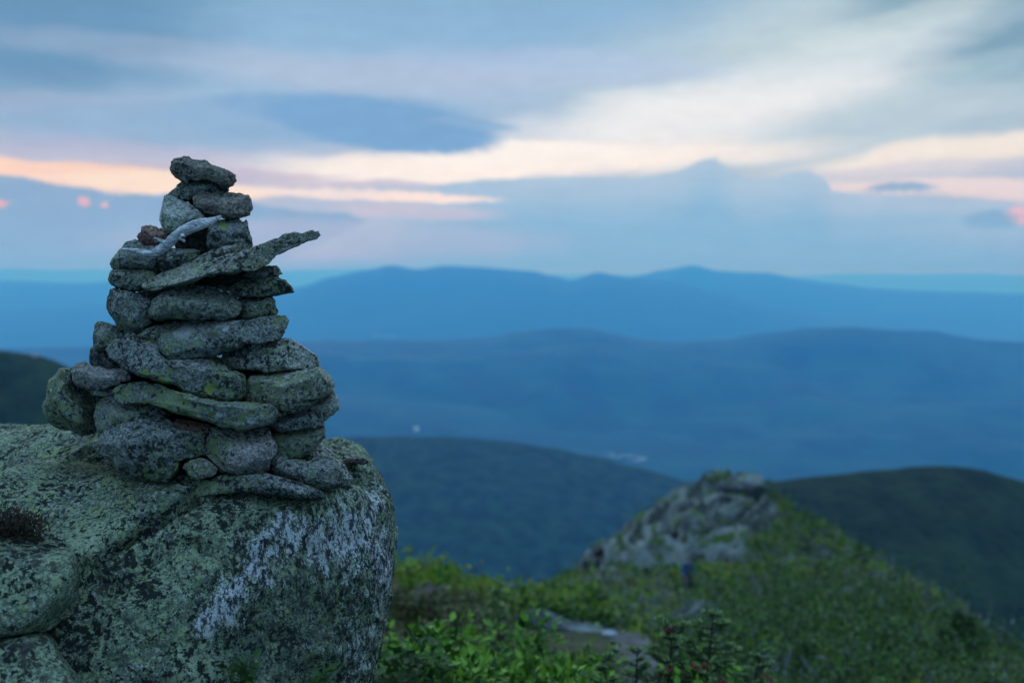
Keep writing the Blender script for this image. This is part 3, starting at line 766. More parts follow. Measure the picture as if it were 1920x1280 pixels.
_rs = np.random.RandomState(11)

def spine_map(poly):
    """boundary sampler and curved midline of an outline given in local metres (u right, v up)"""
    poly = np.asarray(poly, float)
    # soften the traced polygon a little and resample it by arc length
    rj = np.random.RandomState(int(abs(poly).sum() * 1e5) % 99991); size = np.ptp(poly, 0).min()
    nxt = np.roll(poly, -1, 0); ln = np.hypot(*(nxt - poly).T)[:, None]
    mid = (poly + nxt) / 2 + rj.normal(size=poly.shape) * np.minimum(ln * .09, size * .045)
    poly = np.stack([poly, mid], 1).reshape(-1, 2)
    nxt = np.roll(poly, -1, 0); poly = np.stack([poly * .94 + nxt * .06, poly * .06 + nxt * .94], 1).reshape(-1, 2)
    seg = np.roll(poly, -1, 0) - poly; L = np.concatenate([[0], np.cumsum(np.hypot(*seg.T))])
    m = 720; s = np.linspace(0, L[-1], m, endpoint=False)
    cl = np.vstack([poly, poly[:1]])
    b = np.column_stack([np.interp(s, L, cl[:, 0]), np.interp(s, L, cl[:, 1])])
    c = b.mean(0); cov = np.cov((b - c).T); ev, vec = np.linalg.eigh(cov)
    a = vec[:, 1]; a = a if a[0] > 0 else -a; q = np.array([-a[1], a[0]])
    if np.sum(b[:, 0] * np.roll(b[:, 1], -1) - b[:, 1] * np.roll(b[:, 0], -1)) < 0: b = b[::-1]
    sa, sq = (b - c) @ a, (b - c) @ q
    i0 = int(np.argmax(sa)); b = np.roll(b, -i0, 0); sa, sq = np.roll(sa, -i0), np.roll(sq, -i0)
    hw = (sq.max() - sq.min()) / 2
    smin, smax = sa.min() + hw * .55, sa.max() - hw * .55
    if smax < smin: smin = smax = (smin + smax) / 2
    grid = np.linspace(smin, smax, 24); mid = []
    for g in grid:
        near = np.abs(sa - g) < max((sa.max() - sa.min()) * .05, 1e-4)
        v = sq[near]; mid.append((v.max() + v.min()) / 2 if len(v) else 0)
    k = np.ones(5) / 5; mid = np.convolve(np.pad(mid, 2, 'edge'), k, 'valid')
    bend = lambda t_: np.interp(t_, grid, mid)
    un = np.column_stack([sa, sq - bend(sa)])                # outline straightened along its midline
    s0 = (sa.max() + sa.min()) / 2
    return un, bend, c, a, q, s0, smin, smax, hw

def stone(label, outline, D, thick, mat, cuts=3, rough=1.0, strata=1.0, top=True, name='stone', box=.35, n=44, seed=None, group=GROUP, mirror=None):
    """outline in photo pixels; D = distance of its front; thick = half its depth in metres"""
    pxs = np.asarray(outline, float)
    Xc, Yc = (pxs[:, 0].min() + pxs[:, 0].max()) / 2, (pxs[:, 1].min() + pxs[:, 1].max()) / 2
    Dc = D + thick; s = Dc / FPX
    loc_poly = np.column_stack([(pxs[:, 0] - Xc) * s, -(pxs[:, 1] - Yc) * s])
    un, bend, c0, ax, aq, s0, smin, smax, hw = spine_map(loc_poly)
    seed = seed if seed is not None else _rs.rand() * 90
    rs = np.random.RandomState(int(seed * 100))
    d, F = CS[n]
    rho = np.hypot(d[:, 0], d[:, 2]); th = np.arctan2(d[:, 2], d[:, 0]) % (2 * math.pi)
    fi = th / (2 * math.pi) * len(un); i0 = fi.astype(int) % len(un); i1 = (i0 + 1) % len(un); fr = (fi - np.floor(fi))[:, None]
    ub = un[i0] * (1 - fr) + un[i1] * fr; kr = rho ** box
    al0 = s0 + (ub[:, 0] - s0) * kr; pr = ub[:, 1] * kr
    lat = c0 + np.outer(al0, ax) + np.outer(pr + bend(al0), aq)
    dep = thick * np.sign(d[:, 1]) * np.abs(d[:, 1]) ** .55
    p = np.column_stack([lat[:, 0], dep, lat[:, 1]])
    # flat broken faces: planes that only ever push the front surface back, so the traced outline stays
    sgq = 1.0 if aq[1] > 0 else -1.0; pr = pr * sgq; al0 = al0 - s0; half = (al0.max() - al0.min()) / 2
    f0 = -thick * .9; facets = [f0 + rs.uniform(-.18, .18) * al0 + rs.uniform(-.25, .10) * pr]
    if top:
        ze = rs.uniform(-.05, .42) * hw
        facets.append(f0 + rs.uniform(1.5, 2.8) * (pr - ze + rs.uniform(-.15, .15) * al0))
    facets.append(f0 + rs.uniform(.4, 1.1) * (-pr - rs.uniform(.35, .7) * hw + rs.uniform(-.2, .2) * al0))
    for sg in (-1, 1): facets.append(f0 + rs.uniform(.5, 1.5) * (sg * al0 - rs.uniform(.45, .8) * half + rs.uniform(-.5, .5) * pr))
    for _ in range(cuts):
        a_ = rs.uniform(0, 6.28); facets.append(f0 + rs.uniform(.35, .9) * (lat @ np.array([math.cos(a_), math.sin(a_)]) - rs.uniform(.2, .75) * hw))
    for _ in range(16):                                  # chipped edges round the rim
        a_ = rs.uniform(0, 6.28); dv = np.array([math.cos(a_), math.sin(a_)]); sup = (lat @ dv).max()
        facets.append(f0 + rs.uniform(.7, 2.4) * (lat @ dv - sup + rs.uniform(.12, .55) * hw))
    wav = .004 * fbm(p * 11 + seed, 3)
    k4 = .42 * thick                                     # every facet dies out before the rim
    for fc in facets:
        tq = fc + wav - f0; tq = np.where(tq > k4, k4 + k4 * np.tanh((tq - k4) / k4), tq); p[:, 1] = np.where(d[:, 1] < 0, np.maximum(p[:, 1], f0 + tq), p[:, 1])
    p[:, 1] = np.where(d[:, 1] < 0, np.minimum(p[:, 1], -.05 * thick * np.abs(d[:, 1])), p[:, 1])
    o2 = np.outer(ub[:, 0] - np.clip(ub[:, 0], smin, smax), ax) + np.outer(ub[:, 1], aq)
    out = np.column_stack([o2[:, 0], 0 * rho, o2[:, 1]])
    out /= np.linalg.norm(out, axis=1)[:, None] + 1e-9
    nrm = out * rho[:, None] + np.column_stack([0 * rho, d[:, 1], 0 * rho])
    nrm /= np.linalg.norm(nrm, axis=1)[:, None] + 1e-9
    sc0 = min(hw, .09)
    al, pe = p[:, 0] * ax[0] + p[:, 2] * ax[1], -p[:, 0] * ax[1] + p[:, 2] * ax[0]
    q = np.column_stack([al * 6, p[:, 1] * 11, pe * 46]) + seed
    disp = rough * sc0 * (.02 * fbm(p * 9 + seed, 3) + .06 * ridged(p * 26 + seed, 5, .6) - .03)
    lay = pe * 38 + 1.6 * fbm(p * 7 + seed, 3) + seed                      # broken layer edges, like steps
    disp += max(strata - .7, 0) * sc0 * .07 * (np.abs((lay % 1) - .35) - .3) * np.clip(pnoise(p * 6 + seed) * 2 + .4, 0, 1)
    disp += strata * sc0 * .018 * (ridged(q, 3) - .5)
    disp += .0028 * rough * fbm(p * 70 + seed, 3, .65)
    p = p + nrm * disp[:, None]
    # to the world: the stone lies along the line of sight
    X = Xc + p[:, 0] / s; Y = Yc - p[:, 2] / s; DD = Dc + p[:, 1]
    cx, cy = (X - 960.0) / FPX, (640.0 - Y) / FPX
    t = DD / (cp + cy * sp)
    wpt = np.column_stack([cx * t, DD, (-sp + cy * cp) * t])
    o = mesh_obj(name, wpt, F, mat, loc=P(Xc, Yc, Dc))
    return tag(o, label, 'stone', group)

def c1(*p): return [(200 + x / 4.5714, 270 + y / 4.5714) for x, y in p]
def c2(*p): return [(140 + x / 3.658, 480 + y / 3.658) for x, y in p]
def c3(*p): return [(60 + x / 2.909, 650 + y / 2.909) for x, y in p]

def with_spots(base, name, outline, spots, **kw):
    """stone material with its own lichen discs; spots given as photo pixels (X, Y, rx, ry, rgb)"""
    a = np.asarray(outline); Xc, Yc = (a[:, 0].min() + a[:, 0].max()) / 2, (a[:, 1].min() + a[:, 1].max()) / 2
    s = 3.12 / FPX
    args = dict(grey=(GREY1, GREY2, .35, .15, .3, .3), green=(GREY1, GREY2, .75, .5, .35, .45))[base]
    return stone_mat(name, *args, spots=[((X - Xc) * s, (Yc - Y) * s, rx * s, ry * s, rgb) for X, Y, rx, ry, rgb in spots], **kw)

# top to bottom
stone('smooth brown bar of stone tilted down to the right, topmost of the cairn',
      c1((545, 205), (560, 160), (575, 135), (640, 122), (665, 112), (700, 113), (760, 142), (900, 190), (1050, 240), (1098, 275), (1106, 315), (1085, 352), (1045, 358), (950, 335), (820, 308), (720, 305), (640, 308), (590, 280), (560, 240)),
      3.24, .085, M['brown'], strata=.7, cuts=2)
stone('dark flat grey stone directly under the topmost bar',
      c1((500, 440), (560, 400), (600, 380), (610, 355), (650, 318), (700, 298), (800, 298), (920, 325), (1030, 345), (1042, 380), (1032, 420), (900, 440), (760, 450), (700, 480), (640, 480), (560, 465)),
      3.27, .10, M['grey'], strata=1.3)
stone('brown grey block jutting right just below the two top stones',
      c1((740, 465), (770, 430), (850, 425), (950, 420), (1050, 425), (1150, 430), (1215, 445), (1235, 500), (1245, 550), (1225, 600), (1160, 625), (1090, 636), (1000, 632), (900, 605), (830, 580), (780, 540), (750, 500)),
      3.20, .10, M['brown'], cuts=3, strata=.7)
stone('pale grey white crusted stone on the left shoulder above the driftwood',
      c1((495, 450), (540, 455), (600, 468), (660, 498), (720, 530), (790, 570), (830, 620), (835, 655), (740, 690), (660, 715), (590, 755), (540, 765), (490, 740), (470, 690), (468, 610), (480, 540)),
      3.19, .10, M['white'], cuts=3, strata=.4)
stone('blackish stone in the gap between the pale crusted stone and the brown block',
      c1((600, 450), (760, 430), (900, 520), (960, 640), (900, 690), (760, 660), (640, 560)), 3.34, .10, M['dark'])
stone('small rough rusty red stone lying left of the driftwood',
      c1((268, 790), (300, 758), (298, 722), (345, 705), (420, 715), (480, 738), (545, 770), (520, 815), (440, 855), (380, 870), (310, 840), (280, 822)),
      3.20, .06, M['red'], rough=1.6, n=44)
o6 = c1((875, 690), (960, 660), (1060, 633), (1120, 642), (1195, 655), (1210, 730), (1235, 800), (1250, 862), (1220, 887), (1140, 865), (1050, 862), (960, 890), (880, 905), (862, 850), (876, 760))
stone('squarish grey block with bright green lichen on top, right of the driftwood', o6,
      3.17, .10, with_spots('grey', 'green_topped_schist', o6, [(428, 424, 9, 5, G_), (434, 431, 6, 4, G_), (422, 419, 8, 3, G_)]), cuts=2)
stone('added core stone, coloured dark as the shade in the hollow under the driftwood',
      c1((560, 760), (700, 720), (880, 700), (940, 800), (900, 930), (760, 950), (600, 910)), 3.33, .11, M['dark'])  # added core stone: its dark colour plays the black hole
stone('dark angular slab on the left under the thin end of the driftwood',
      c1((38, 1020), (80, 960), (130, 900), (160, 850), (250, 830), (340, 858), (410, 890), (430, 960), (410, 1065), (300, 1078), (200, 1064), (80, 1066), (45, 1050)),
      3.15, .12, M['grey'], cuts=2, strata=1.2)
stone('wedge shaped dark slab between the driftwood and the long pointed slab',
      c1((380, 1085), (420, 960), (470, 915), (560, 898), (680, 903), (800, 920), (790, 965), (710, 1015), (620, 1060), (500, 1112), (430, 1105)),
      3.17, .13, M['grey'], cuts=2)
stone('thin pale grey slab resting on the back of the long pointed slab',
      c1((700, 1030), (800, 960), (900, 910), (1000, 868), (1100, 850), (1200, 865), (1218, 890), (1160, 930), (1020, 965), (950, 995), (850, 1030), (740, 1060)),
      3.13, .12, M['plain'], strata=1.8)
stone('long pointed slab jutting far out to the right like a beak',
      c1((300, 1225), (340, 1180), (430, 1130), (560, 1080), (680, 1030), (800, 1000), (950, 985), (1000, 955), (1200, 915), (1350, 858), (1480, 808), (1570, 775), (1650, 765), (1665, 772), (1760, 740), (1775, 756), (1812, 745), (1824, 785), (1790, 812), (1650, 862), (1520, 922), (1420, 982), (1320, 1052), (1220, 1092), (1100, 1112), (900, 1132), (750, 1182), (600, 1212), (450, 1237), (340, 1247)),
      3.03, .13, M['plain'], cuts=1, strata=1.6, rough=.8, n=44)
stone('green flecked stone on the left just under the dark angular slab',
      c1((20, 1160), (40, 1090), (90, 1068), (200, 1066), (330, 1080), (400, 1098), (440, 1130), (400, 1190), (330, 1240), (280, 1258), (180, 1252), (90, 1222), (40, 1197)),
      3.14, .13, M['moss'], cuts=2)
stone('small thin stone peeping out right under the long pointed slab',
      c1((1150, 1130), (1290, 1068), (1340, 1050), (1430, 1048), (1480, 1070), (1502, 1110), (1470, 1132), (1400, 1142), (1250, 1150)),
      3.20, .08, M['plain'], n=44)
stone('flat greenish stone tapering to a point on the right below the long slab',
      c2((1050, 230), (1130, 165), (1250, 152), (1400, 150), (1450, 172), (1490, 218), (1502, 245), (1420, 260), (1330, 272), (1200, 287), (1100, 280)),
      3.12, .13, M['moss'], cuts=2)
stone('added core stone, dark like the deep shade beneath the long pointed slab',
      c2((430, 250), (600, 190), (900, 140), (1150, 150), (1180, 260), (1000, 300), (600, 330)), 3.30, .14, M['dark'])  # added inside the pile so the gap stays dark
stone('rounded upright stone on the left with pale scratches, beside the blunt central stone',
      c2((235, 300), (250, 238), (285, 225), (370, 242), (450, 272), (535, 295), (545, 350), (530, 410), (530, 460), (470, 512), (420, 537), (350, 512), (290, 470), (250, 400)),
      3.11, .15, M['green'], cuts=3)
stone('blunt wedge shaped central stone above the slab with the round lichen spot',
      c2((508, 370), (530, 310), (600, 258), (680, 213), (780, 198), (900, 208), (1000, 233), (1090, 258), (1130, 320), (1149, 370), (1100, 417), (1000, 438), (880, 438), (760, 428), (640, 424), (550, 432), (518, 412)),
      3.03, .15, M['moss'], cuts=3, strata=1.2)
stone('small rounded mossy stone filling the right end of the central row',
      c2((1120, 300), (1240, 285), (1335, 277), (1372, 310), (1390, 370), (1372, 402), (1330, 432), (1240, 442), (1160, 432), (1110, 380)),
      3.10, .12, M['moss'], cuts=2)
stone('little grey chip wedged under the rounded upright stone',
      c2((430, 545), (480, 512), (560, 478), (610, 478), (600, 540), (570, 590), (500, 580)), 3.09, .07, M['grey'], n=44)
stone('added dark filler stone blocking the gap behind the chip in the middle of the cairn',
      c2((380, 500), (620, 400), (1150, 400), (1150, 480), (700, 560), (420, 600)), 3.26, .12, M['dark'])  # added to stop light coming through the middle
o18 = c2((552, 650), (578, 560), (600, 482), (640, 455), (800, 448), (1000, 453), (1200, 450), (1330, 420), (1440, 418), (1460, 450), (1442, 490), (1422, 530), (1387, 577), (1270, 607), (1130, 628), (1000, 662), (850, 692), (700, 712), (620, 712), (570, 672))
stone('broad grey slab marked by one round pale lichen disc', o18, 3.00, .16,
      with_spots('grey', 'disc_marked_schist', o18, [(363, 620, 21, 15, (.38,.41,.39)), (447, 612, 8, 6, W_), (330, 607, 14, 5, (.13, .19, .06)), (425, 622, 16, 9, (.15, .18, .12))]), cuts=2, strata=1.3)
stone('upper of two small blocks at the left edge of the cairn',
      c2((132, 640), (133, 560), (138, 480), (160, 454), (230, 468), (300, 488), (345, 530), (340, 570), (285, 600), (245, 630), (200, 655), (160, 645)),
      3.16, .11, M['moss'], cuts=2)
stone('lower of two small blocks at the left edge of the cairn',
      c2((104, 720), (108, 640), (140, 630), (200, 650), (240, 695), (300, 738), (390, 780), (330, 795), (200, 800), (130, 775), (107, 747)),
      3.17, .12, M['dark'], cuts=2)
stone('pale little stone between the left blocks and the broad slab',
      c2((320, 570), (338, 530), (385, 525), (450, 545), (560, 580), (590, 640), (480, 640), (380, 620)), 3.10, .08, M['grey'], n=44)
o22 = c2((222, 640), (260, 598), (310, 578), (400, 593), (500, 602), (562, 640), (600, 700), (640, 728), (740, 718), (850, 703), (950, 718), (1030, 758), (1080, 798), (1150, 818), (1173, 860), (1167, 950), (1100, 987), (1000, 997), (900, 987), (840, 972), (750, 922), (660, 872), (560, 850), (470, 822), (380, 782), (300, 722), (240, 690))
stone('long slanting slab with bright yellow green lichen dots', o22, 2.95, .17,
      with_spots('green', 'lichen_dotted_schist', o22, [(337, 705, 11, 9, G_), (367, 730, 6, 5, G_), (418, 720, 10, 13, G_), (305, 690, 12, 10, (.2, .28, .08)), (364, 714, 3, 3, G_), (278, 692, 10, 8, (.38,.41,.39))]), cuts=2)
stone('rounded grey stone with a white speckled face high on the right side',
      c2((1013, 700), (1080, 660), (1200, 605), (1290, 590), (1400, 578), (1500, 588), (1560, 618), (1620, 658), (1665, 708), (1695, 780), (1600, 777), (1400, 787), (1250, 777), (1130, 772), (1060, 767), (1020, 732)),
      3.04, .15, M['white'], cuts=3)
stone('thin sliver of grey stone under the right end of the broad slab',
      c2((1050, 690), (1130, 618), (1240, 585), (1290, 600), (1270, 640), (1150, 690)), 3.08, .09, M['grey'], n=44)
stone('added dark stone standing for the shadow between the slanting slab and the right hand stones',
      c2((560, 700), (900, 660), (1100, 720), (1350, 770), (1640, 770), (1660, 850), (1200, 900), (800, 780)), 3.28, .15, M['dark'])  # added back stone, dark to read as shadow
stone('big layered grey stone bulging on the right below the white speckled one',
      c2((1150, 960), (1175, 880), (1240, 822), (1400, 805), (1600, 788), (1680, 765), (1740, 830), (1770, 880), (1762, 912), (1700, 962), (1640, 1002), (1580, 1042), (1500, 1068), (1400, 1063), (1340, 1032), (1200, 1010)),
      3.00, .17, M['plain'], cuts=2, strata=1.7)
stone('rough pale stone sticking out at the far right edge of the cairn',
      c2((1570, 1060), (1630, 990), (1730, 948), (1780, 925), (1802, 970), (1810, 1040), (1772, 1082), (1722, 1122), (1680, 1115), (1610, 1090)),
      3.10, .11, M['white'], cuts=3)
o26 = c2((262, 930), (310, 888), (400, 873), (520, 883), (650, 918), (740, 940), (850, 978), (1000, 1000), (1150, 1005), (1290, 1018), (1382, 1048), (1402, 1080), (1372, 1132), (1300, 1162), (1200, 1182), (1080, 1168), (960, 1142), (850, 1112), (740, 1082), (660, 1062), (560, 1022), (450, 1002), (330, 1007), (280, 978))
stone('longest lichen splashed slab slanting across the lower middle of the cairn', o26, 2.91, .18,
      with_spots('green', 'lichen_splashed_schist', o26, [(435, 766, 9, 6, W_), (492, 776, 10, 6, W_), (440, 790, 22, 6, (.46,.5,.48)), (385, 780, 20, 9, (.2, .28, .08)), (345, 771, 8, 5, G_), (425, 763, 8, 8, (.16, .22, .07))]), cuts=2)
stone('boxy stone on the left under the longest lichen splashed slab',
      c2((148, 1150), (163, 1010), (228, 953), (280, 972), (340, 990), (470, 1000), (570, 1030), (660, 1080), (600, 1110), (450, 1150), (340, 1190), (200, 1225), (160, 1195)),
      3.02, .15, M['grey'], cuts=3)
stone('flat topped slab at the left edge, lying on the big egg shaped stone',
      c3((223, 180), (228, 110), (290, 83), (330, 110), (420, 128), (500, 123), (542, 140), (542, 182), (480, 203), (400, 225), (320, 230), (250, 217)),
      3.08, .14, M['pink'], cuts=1)
stone('big egg shaped stone at the far left foot of the cairn',
      c3((63, 310), (88, 260), (98, 190), (150, 128), (220, 123), (260, 180), (310, 240), (370, 270), (372, 350), (358, 440), (330, 465), (220, 448), (130, 428), (83, 382)),
      3.10, .19, M['green'], cuts=3, strata=.4)
stone('added dark stone for the shade of the black hollow at left behind the boxy stone',
      c3((240, 200), (420, 190), (540, 150), (560, 260), (420, 300), (360, 420), (260, 380)), 3.27, .13, M['dark'])  # added behind the hollow, dark in place of shade
stone('green crusted stone under the right end of the longest slab',
      c3((1270, 430), (1330, 370), (1420, 352), (1520, 338), (1592, 358), (1593, 432), (1560, 444), (1440, 455), (1340, 465)),
      3.06, .14, M['green'], cuts=2)
stone('dark mossy stone second from the bottom at the right edge',
      c3((1290, 480), (1440, 452), (1592, 436), (1593, 490), (1545, 552), (1470, 603), (1380, 616), (1310, 605)),
      3.04, .14, M['moss'], cuts=2)
stone('biggest angular block in the bottom row, left of the reddish wedge',
      c3((338, 545), (380, 488), (440, 448), (540, 418), (640, 388), (720, 376), (780, 428), (880, 468), (955, 480), (935, 540), (960, 592), (880, 603), (812, 614), (792, 682), (732, 738), (640, 724), (520, 708), (460, 663), (430, 612), (380, 582)),
      2.92, .20, M['grey'], cuts=4, strata=.6)
stone('reddish brown wedge under the middle of the longest slab',
      c3((743, 435), (790, 393), (860, 405), (960, 425), (1010, 445), (975, 475), (880, 480), (800, 462)), 3.00, .12, M['red'], strata=1.2, n=44)
stone('pinkish grey granite block with a flat pale top in the bottom row',
      c3((923, 545), (960, 488), (1020, 438), (1080, 455), (1180, 452), (1290, 452), (1332, 540), (1322, 592), (1292, 662), (1230, 692), (1120, 698), (1030, 683), (980, 622), (938, 580)),
      2.94, .18, M['pink'], cuts=3, strata=.3)
stone('added dark stone closing the shaded slit between the two bottom row blocks',
      c3((700, 440), (1000, 440), (1340, 440), (1360, 700), (1150, 740), (760, 740)), 3.18, .16, M['dark'])  # added back stone that blocks the slit and darkens it
stone('small diamond shaped stone wedged low between the two bottom row blocks',
      c3((818, 660), (860, 620), (920, 606), (980, 638), (1012, 665), (982, 702), (910, 727), (850, 692)), 2.95, .08, M['plain'], n=44, cuts=3)
stone('dark lichen spotted stone at the lower right corner of the cairn',
      c3((1298, 670), (1350, 620), (1450, 613), (1550, 598), (1650, 618), (1692, 680), (1690, 740), (1610, 785), (1500, 775), (1420, 735), (1330, 692)),
      2.98, .17, M['green'], cuts=2)
stone('pale slab leaning at the back of the lower right corner',
      c3((1460, 600), (1560, 533), (1640, 585), (1705, 648), (1745, 720), (1710, 765), (1600, 740)), 3.10, .15, M['white'], cuts=1)
stone('bottom slab with a wavy edge that lies flat on the boulder',
      c3((773, 735), (800, 700), (880, 718), (960, 733), (1060, 703), (1180, 697), (1280, 688), (1380, 718), (1480, 748), (1590, 788), (1605, 815), (1540, 832), (1440, 825), (1330, 806), (1200, 792), (1060, 801), (980, 806), (880, 815), (830, 793)),
      2.92, .20, M['green'], cuts=1)
stone('added dark stone filling the shaded gap under the slanting slab with the lichen dots',
      c2((330, 760), (700, 860), (1150, 960), (1350, 1040), (1200, 1100), (800, 1040), (450, 950)), 3.16, .16, M['dark'])  # added fill, coloured dark as gap shade
stone('added dark stone filling the shaded hollow above the reddish wedge',
      c3((420, 330), (700, 340), (1000, 400), (1300, 430), (1250, 500), (800, 520), (450, 480)), 3.14, .16, M['dark'])  # added fill against see-through, dark like the hollow's shade
stone('added dark core stone behind the right end of the long pointed slab',
      c2((700, 120), (1000, 60), (1300, 60), (1380, 180), (1100, 260), (700, 220)), 3.24, .12, M['dark'])  # added core stone, closes the view through the pile
for lab_, o_, d_, m_ in [
    ('thin wedge stone pinched between the flat greenish stone and the blunt central stone', c2((930, 215), (1010, 205), (1130, 235), (1190, 262), (1120, 285), (1030, 262)), 3.10, 'grey'),
    ('small angular wedge under the left end of the broad slab with the round disc', c2((470, 600), (540, 570), (600, 600), (640, 690), (560, 690), (500, 650)), 3.06, 'plain'),
    ('narrow wedge stone between the flat topped slab and the boxy stone at left', c3((310, 232), (400, 222), (470, 215), (480, 250), (400, 275), (330, 265)), 3.14, 'grey'),
    ('little grey wedge under the left end of the longest lichen splashed slab', c3((500, 300), (600, 290), (690, 330), (760, 372), (660, 385), (560, 345)), 3.06, 'moss'),
    ('thin stone chip between the layered grey stone and the green crusted stone at right', c3((1180, 345), (1260, 322), (1340, 345), (1400, 362), (1330, 385), (1230, 372)), 3.04, 'plain'),
    ('small wedge stone right of the pinkish granite block', c3((1290, 590), (1330, 575), (1400, 605), (1380, 632), (1320, 650), (1285, 630)), 3.02, 'grey')]:
    stone(lab_, o_, d_, .07, M[m_], n=44)
stone('small flat reddish stone lying alone on the right shoulder of the boulder',
      c3((1698, 616), (1745, 602), (1815, 606), (1838, 628), (1800, 643), (1745, 632)), 3.38, .05, M['pebble'], n=16, group='loose stones', name='flat_stone')

# ------------------------------------------------------------------ driftwood stick caught in the cairn
def driftwood():
    m, t, b = new_mat('bleached_driftwood')
    oc = t.n('ShaderNodeTexCoord').outputs['Object']
    v = t.mapping(oc, rot=(0, math.radians(-38), 0), scale=(.12, 1, 1))
    n = t.noise(v, 150, 5, .7)
    col = t.mix(t.step(n, .36, .62), (0.26, 0.27, 0.27), (0.74, 0.74, 0.72))
    col = t.mix(t.step(t.noise(v, 60, 4, .7), .56, .64, 0, .9), col, (0.05, 0.06, 0.065))
    t.link(col, b.inputs['Base Color']); b.inputs['Roughness'].default_value = .85
    bp = t.n('ShaderNodeBump'); bp.inputs['Strength'].default_value = .8; bp.inputs['Distance'].default_value = .006
    t.link(n, bp.inputs['Height']); t.link(bp.outputs[0], b.inputs['Normal'])
    ctr = [(985, 622, 3.17, 5), (930, 640, 3.15, 9), (870, 675, 3.13, 17), (800, 690, 3.115, 19), (720, 712, 3.105, 20), (650, 750, 3.10, 20), (590, 795, 3.10, 18), (530, 850, 3.10, 17),
           (470, 895, 3.10, 16), (430, 930, 3.10, 16), (385, 950, 3.105, 13), (330, 935, 3.11, 9), (260, 917, 3.12, 7), (190, 905, 3.13, 5), (120, 902, 3.14, 2)]
    ctr = np.array(ctr, float)
    tt = np.linspace(0, len(ctr) - 1, 110)
    ci = np.column_stack([np.interp(tt, np.arange(len(ctr)), ctr[:, k]) for k in range(4)])
    k = np.ones(7) / 7
    for j in range(3): ci[:, j] = np.convolve(np.pad(ci[:, j], 3, 'edge'), k, 'valid')
    path = np.array([P(200 + x / 4.5714, 270 + y / 4.5714, d) for x, y, d, r in ci])
    rad = ci[:, 3] * 2.25 / 4.5714 * 3.1 / FPX
    V, F = tube(path, rad, 20, .05, .12, 3)
    nz = fbm(V * np.array([30, 60, 30]), 3) * .0022 + ridged(V @ np.array([[.6, 0, .8], [0, 1, 0], [-.8, 0, .6]]) * np.array([8, 70, 90]), 3) * .0013
    ctr_of = np.repeat(path, 20, 0); dv = V - ctr_of; dv /= np.linalg.norm(dv, axis=1)[:, None] + 1e-9
    V = V + dv * nz[:, None]
    def stub(a, b_, r0, r1, sd):
        pa, pb = P(200 + a[0] / 4.5714, 270 + a[1] / 4.5714, a[2]), P(200 + b_[0] / 4.5714, 270 + b_[1] / 4.5714, b_[2])
        tt_ = np.linspace(0, 1, 12)[:, None]; pth = pa * (1 - tt_) + pb * tt_ + np.sin(tt_ * 3.1) * np.array([0, 0, .002])
        v, f = tube(pth, np.linspace(r0, r1, 12), 10, .1, .1, sd); return v + .0008 * fbm(v * 120, 2)[:, None], f
    parts = [(V, F), stub((500, 850, 3.10), (400, 806, 3.085), .0075, .0025, 1), stub((610, 790, 3.10), (670, 838, 3.08), .010, .003, 2), stub((640, 770, 3.10), (655, 800, 3.075), .010, .005, 4)]
    V, F = join(parts)
    base = P(330, 440, 3.1)
    o = mesh_obj('driftwood_branch', V, F, m, loc=base)
    tag(o, 'bleached crooked driftwood branch caught between stones near the top of the cairn', 'driftwood')
driftwood()

# ------------------------------------------------------------------ vegetation
G1 = leaf_mat('bright_green_leaves', [(0, (0.012, 0.046, 0.006)), (.40, (0.065, 0.19, 0.010)), (.75, (0.14, 0.32, 0.020)), (1, (0.25, 0.40, 0.05))])
G2 = leaf_mat('olive_leaves', [(0, (0.035, 0.060, 0.015)), (.5, (0.085, 0.115, 0.030)), (.8, (0.12, 0.12, 0.045)), (1, (0.16, 0.10, 0.055))])
G3 = leaf_mat('dark_leaves', [(0, (0.015, 0.045, 0.010)), (.6, (0.035, 0.090, 0.018)), (1, (0.07, 0.14, 0.03))])
NEED = leaf_mat('fir_needles', [(0, (0.020, 0.050, 0.018)), (.5, (0.045, 0.100, 0.030)), (1, (0.085, 0.15, 0.05))], trans=.1)
DTIP = leaf_mat('dark_spruce_tips', [(0, (0.030, 0.075, 0.020)), (1, (0.085, 0.15, 0.045))])
TIP = leaf_mat('fresh_fir_tips', [(0, (0.16, 0.26, 0.08)), (.5, (0.27, 0.40, 0.14)), (1, (0.38, 0.50, 0.22))], trans=.2)
BARK = plain_mat('dark_bark', (0.028, 0.026, 0.026), (0.075, 0.068, 0.064), 60, .9, 5, .5)
CONE = plain_mat('red_brown_cones', (0.11, 0.036, 0.022), (0.25, 0.09, 0.055), 120, .8)
DEADW = plain_mat('weathered_dead_wood', (0.10, 0.105, 0.11), (0.24, 0.25, 0.26), 40, .9)

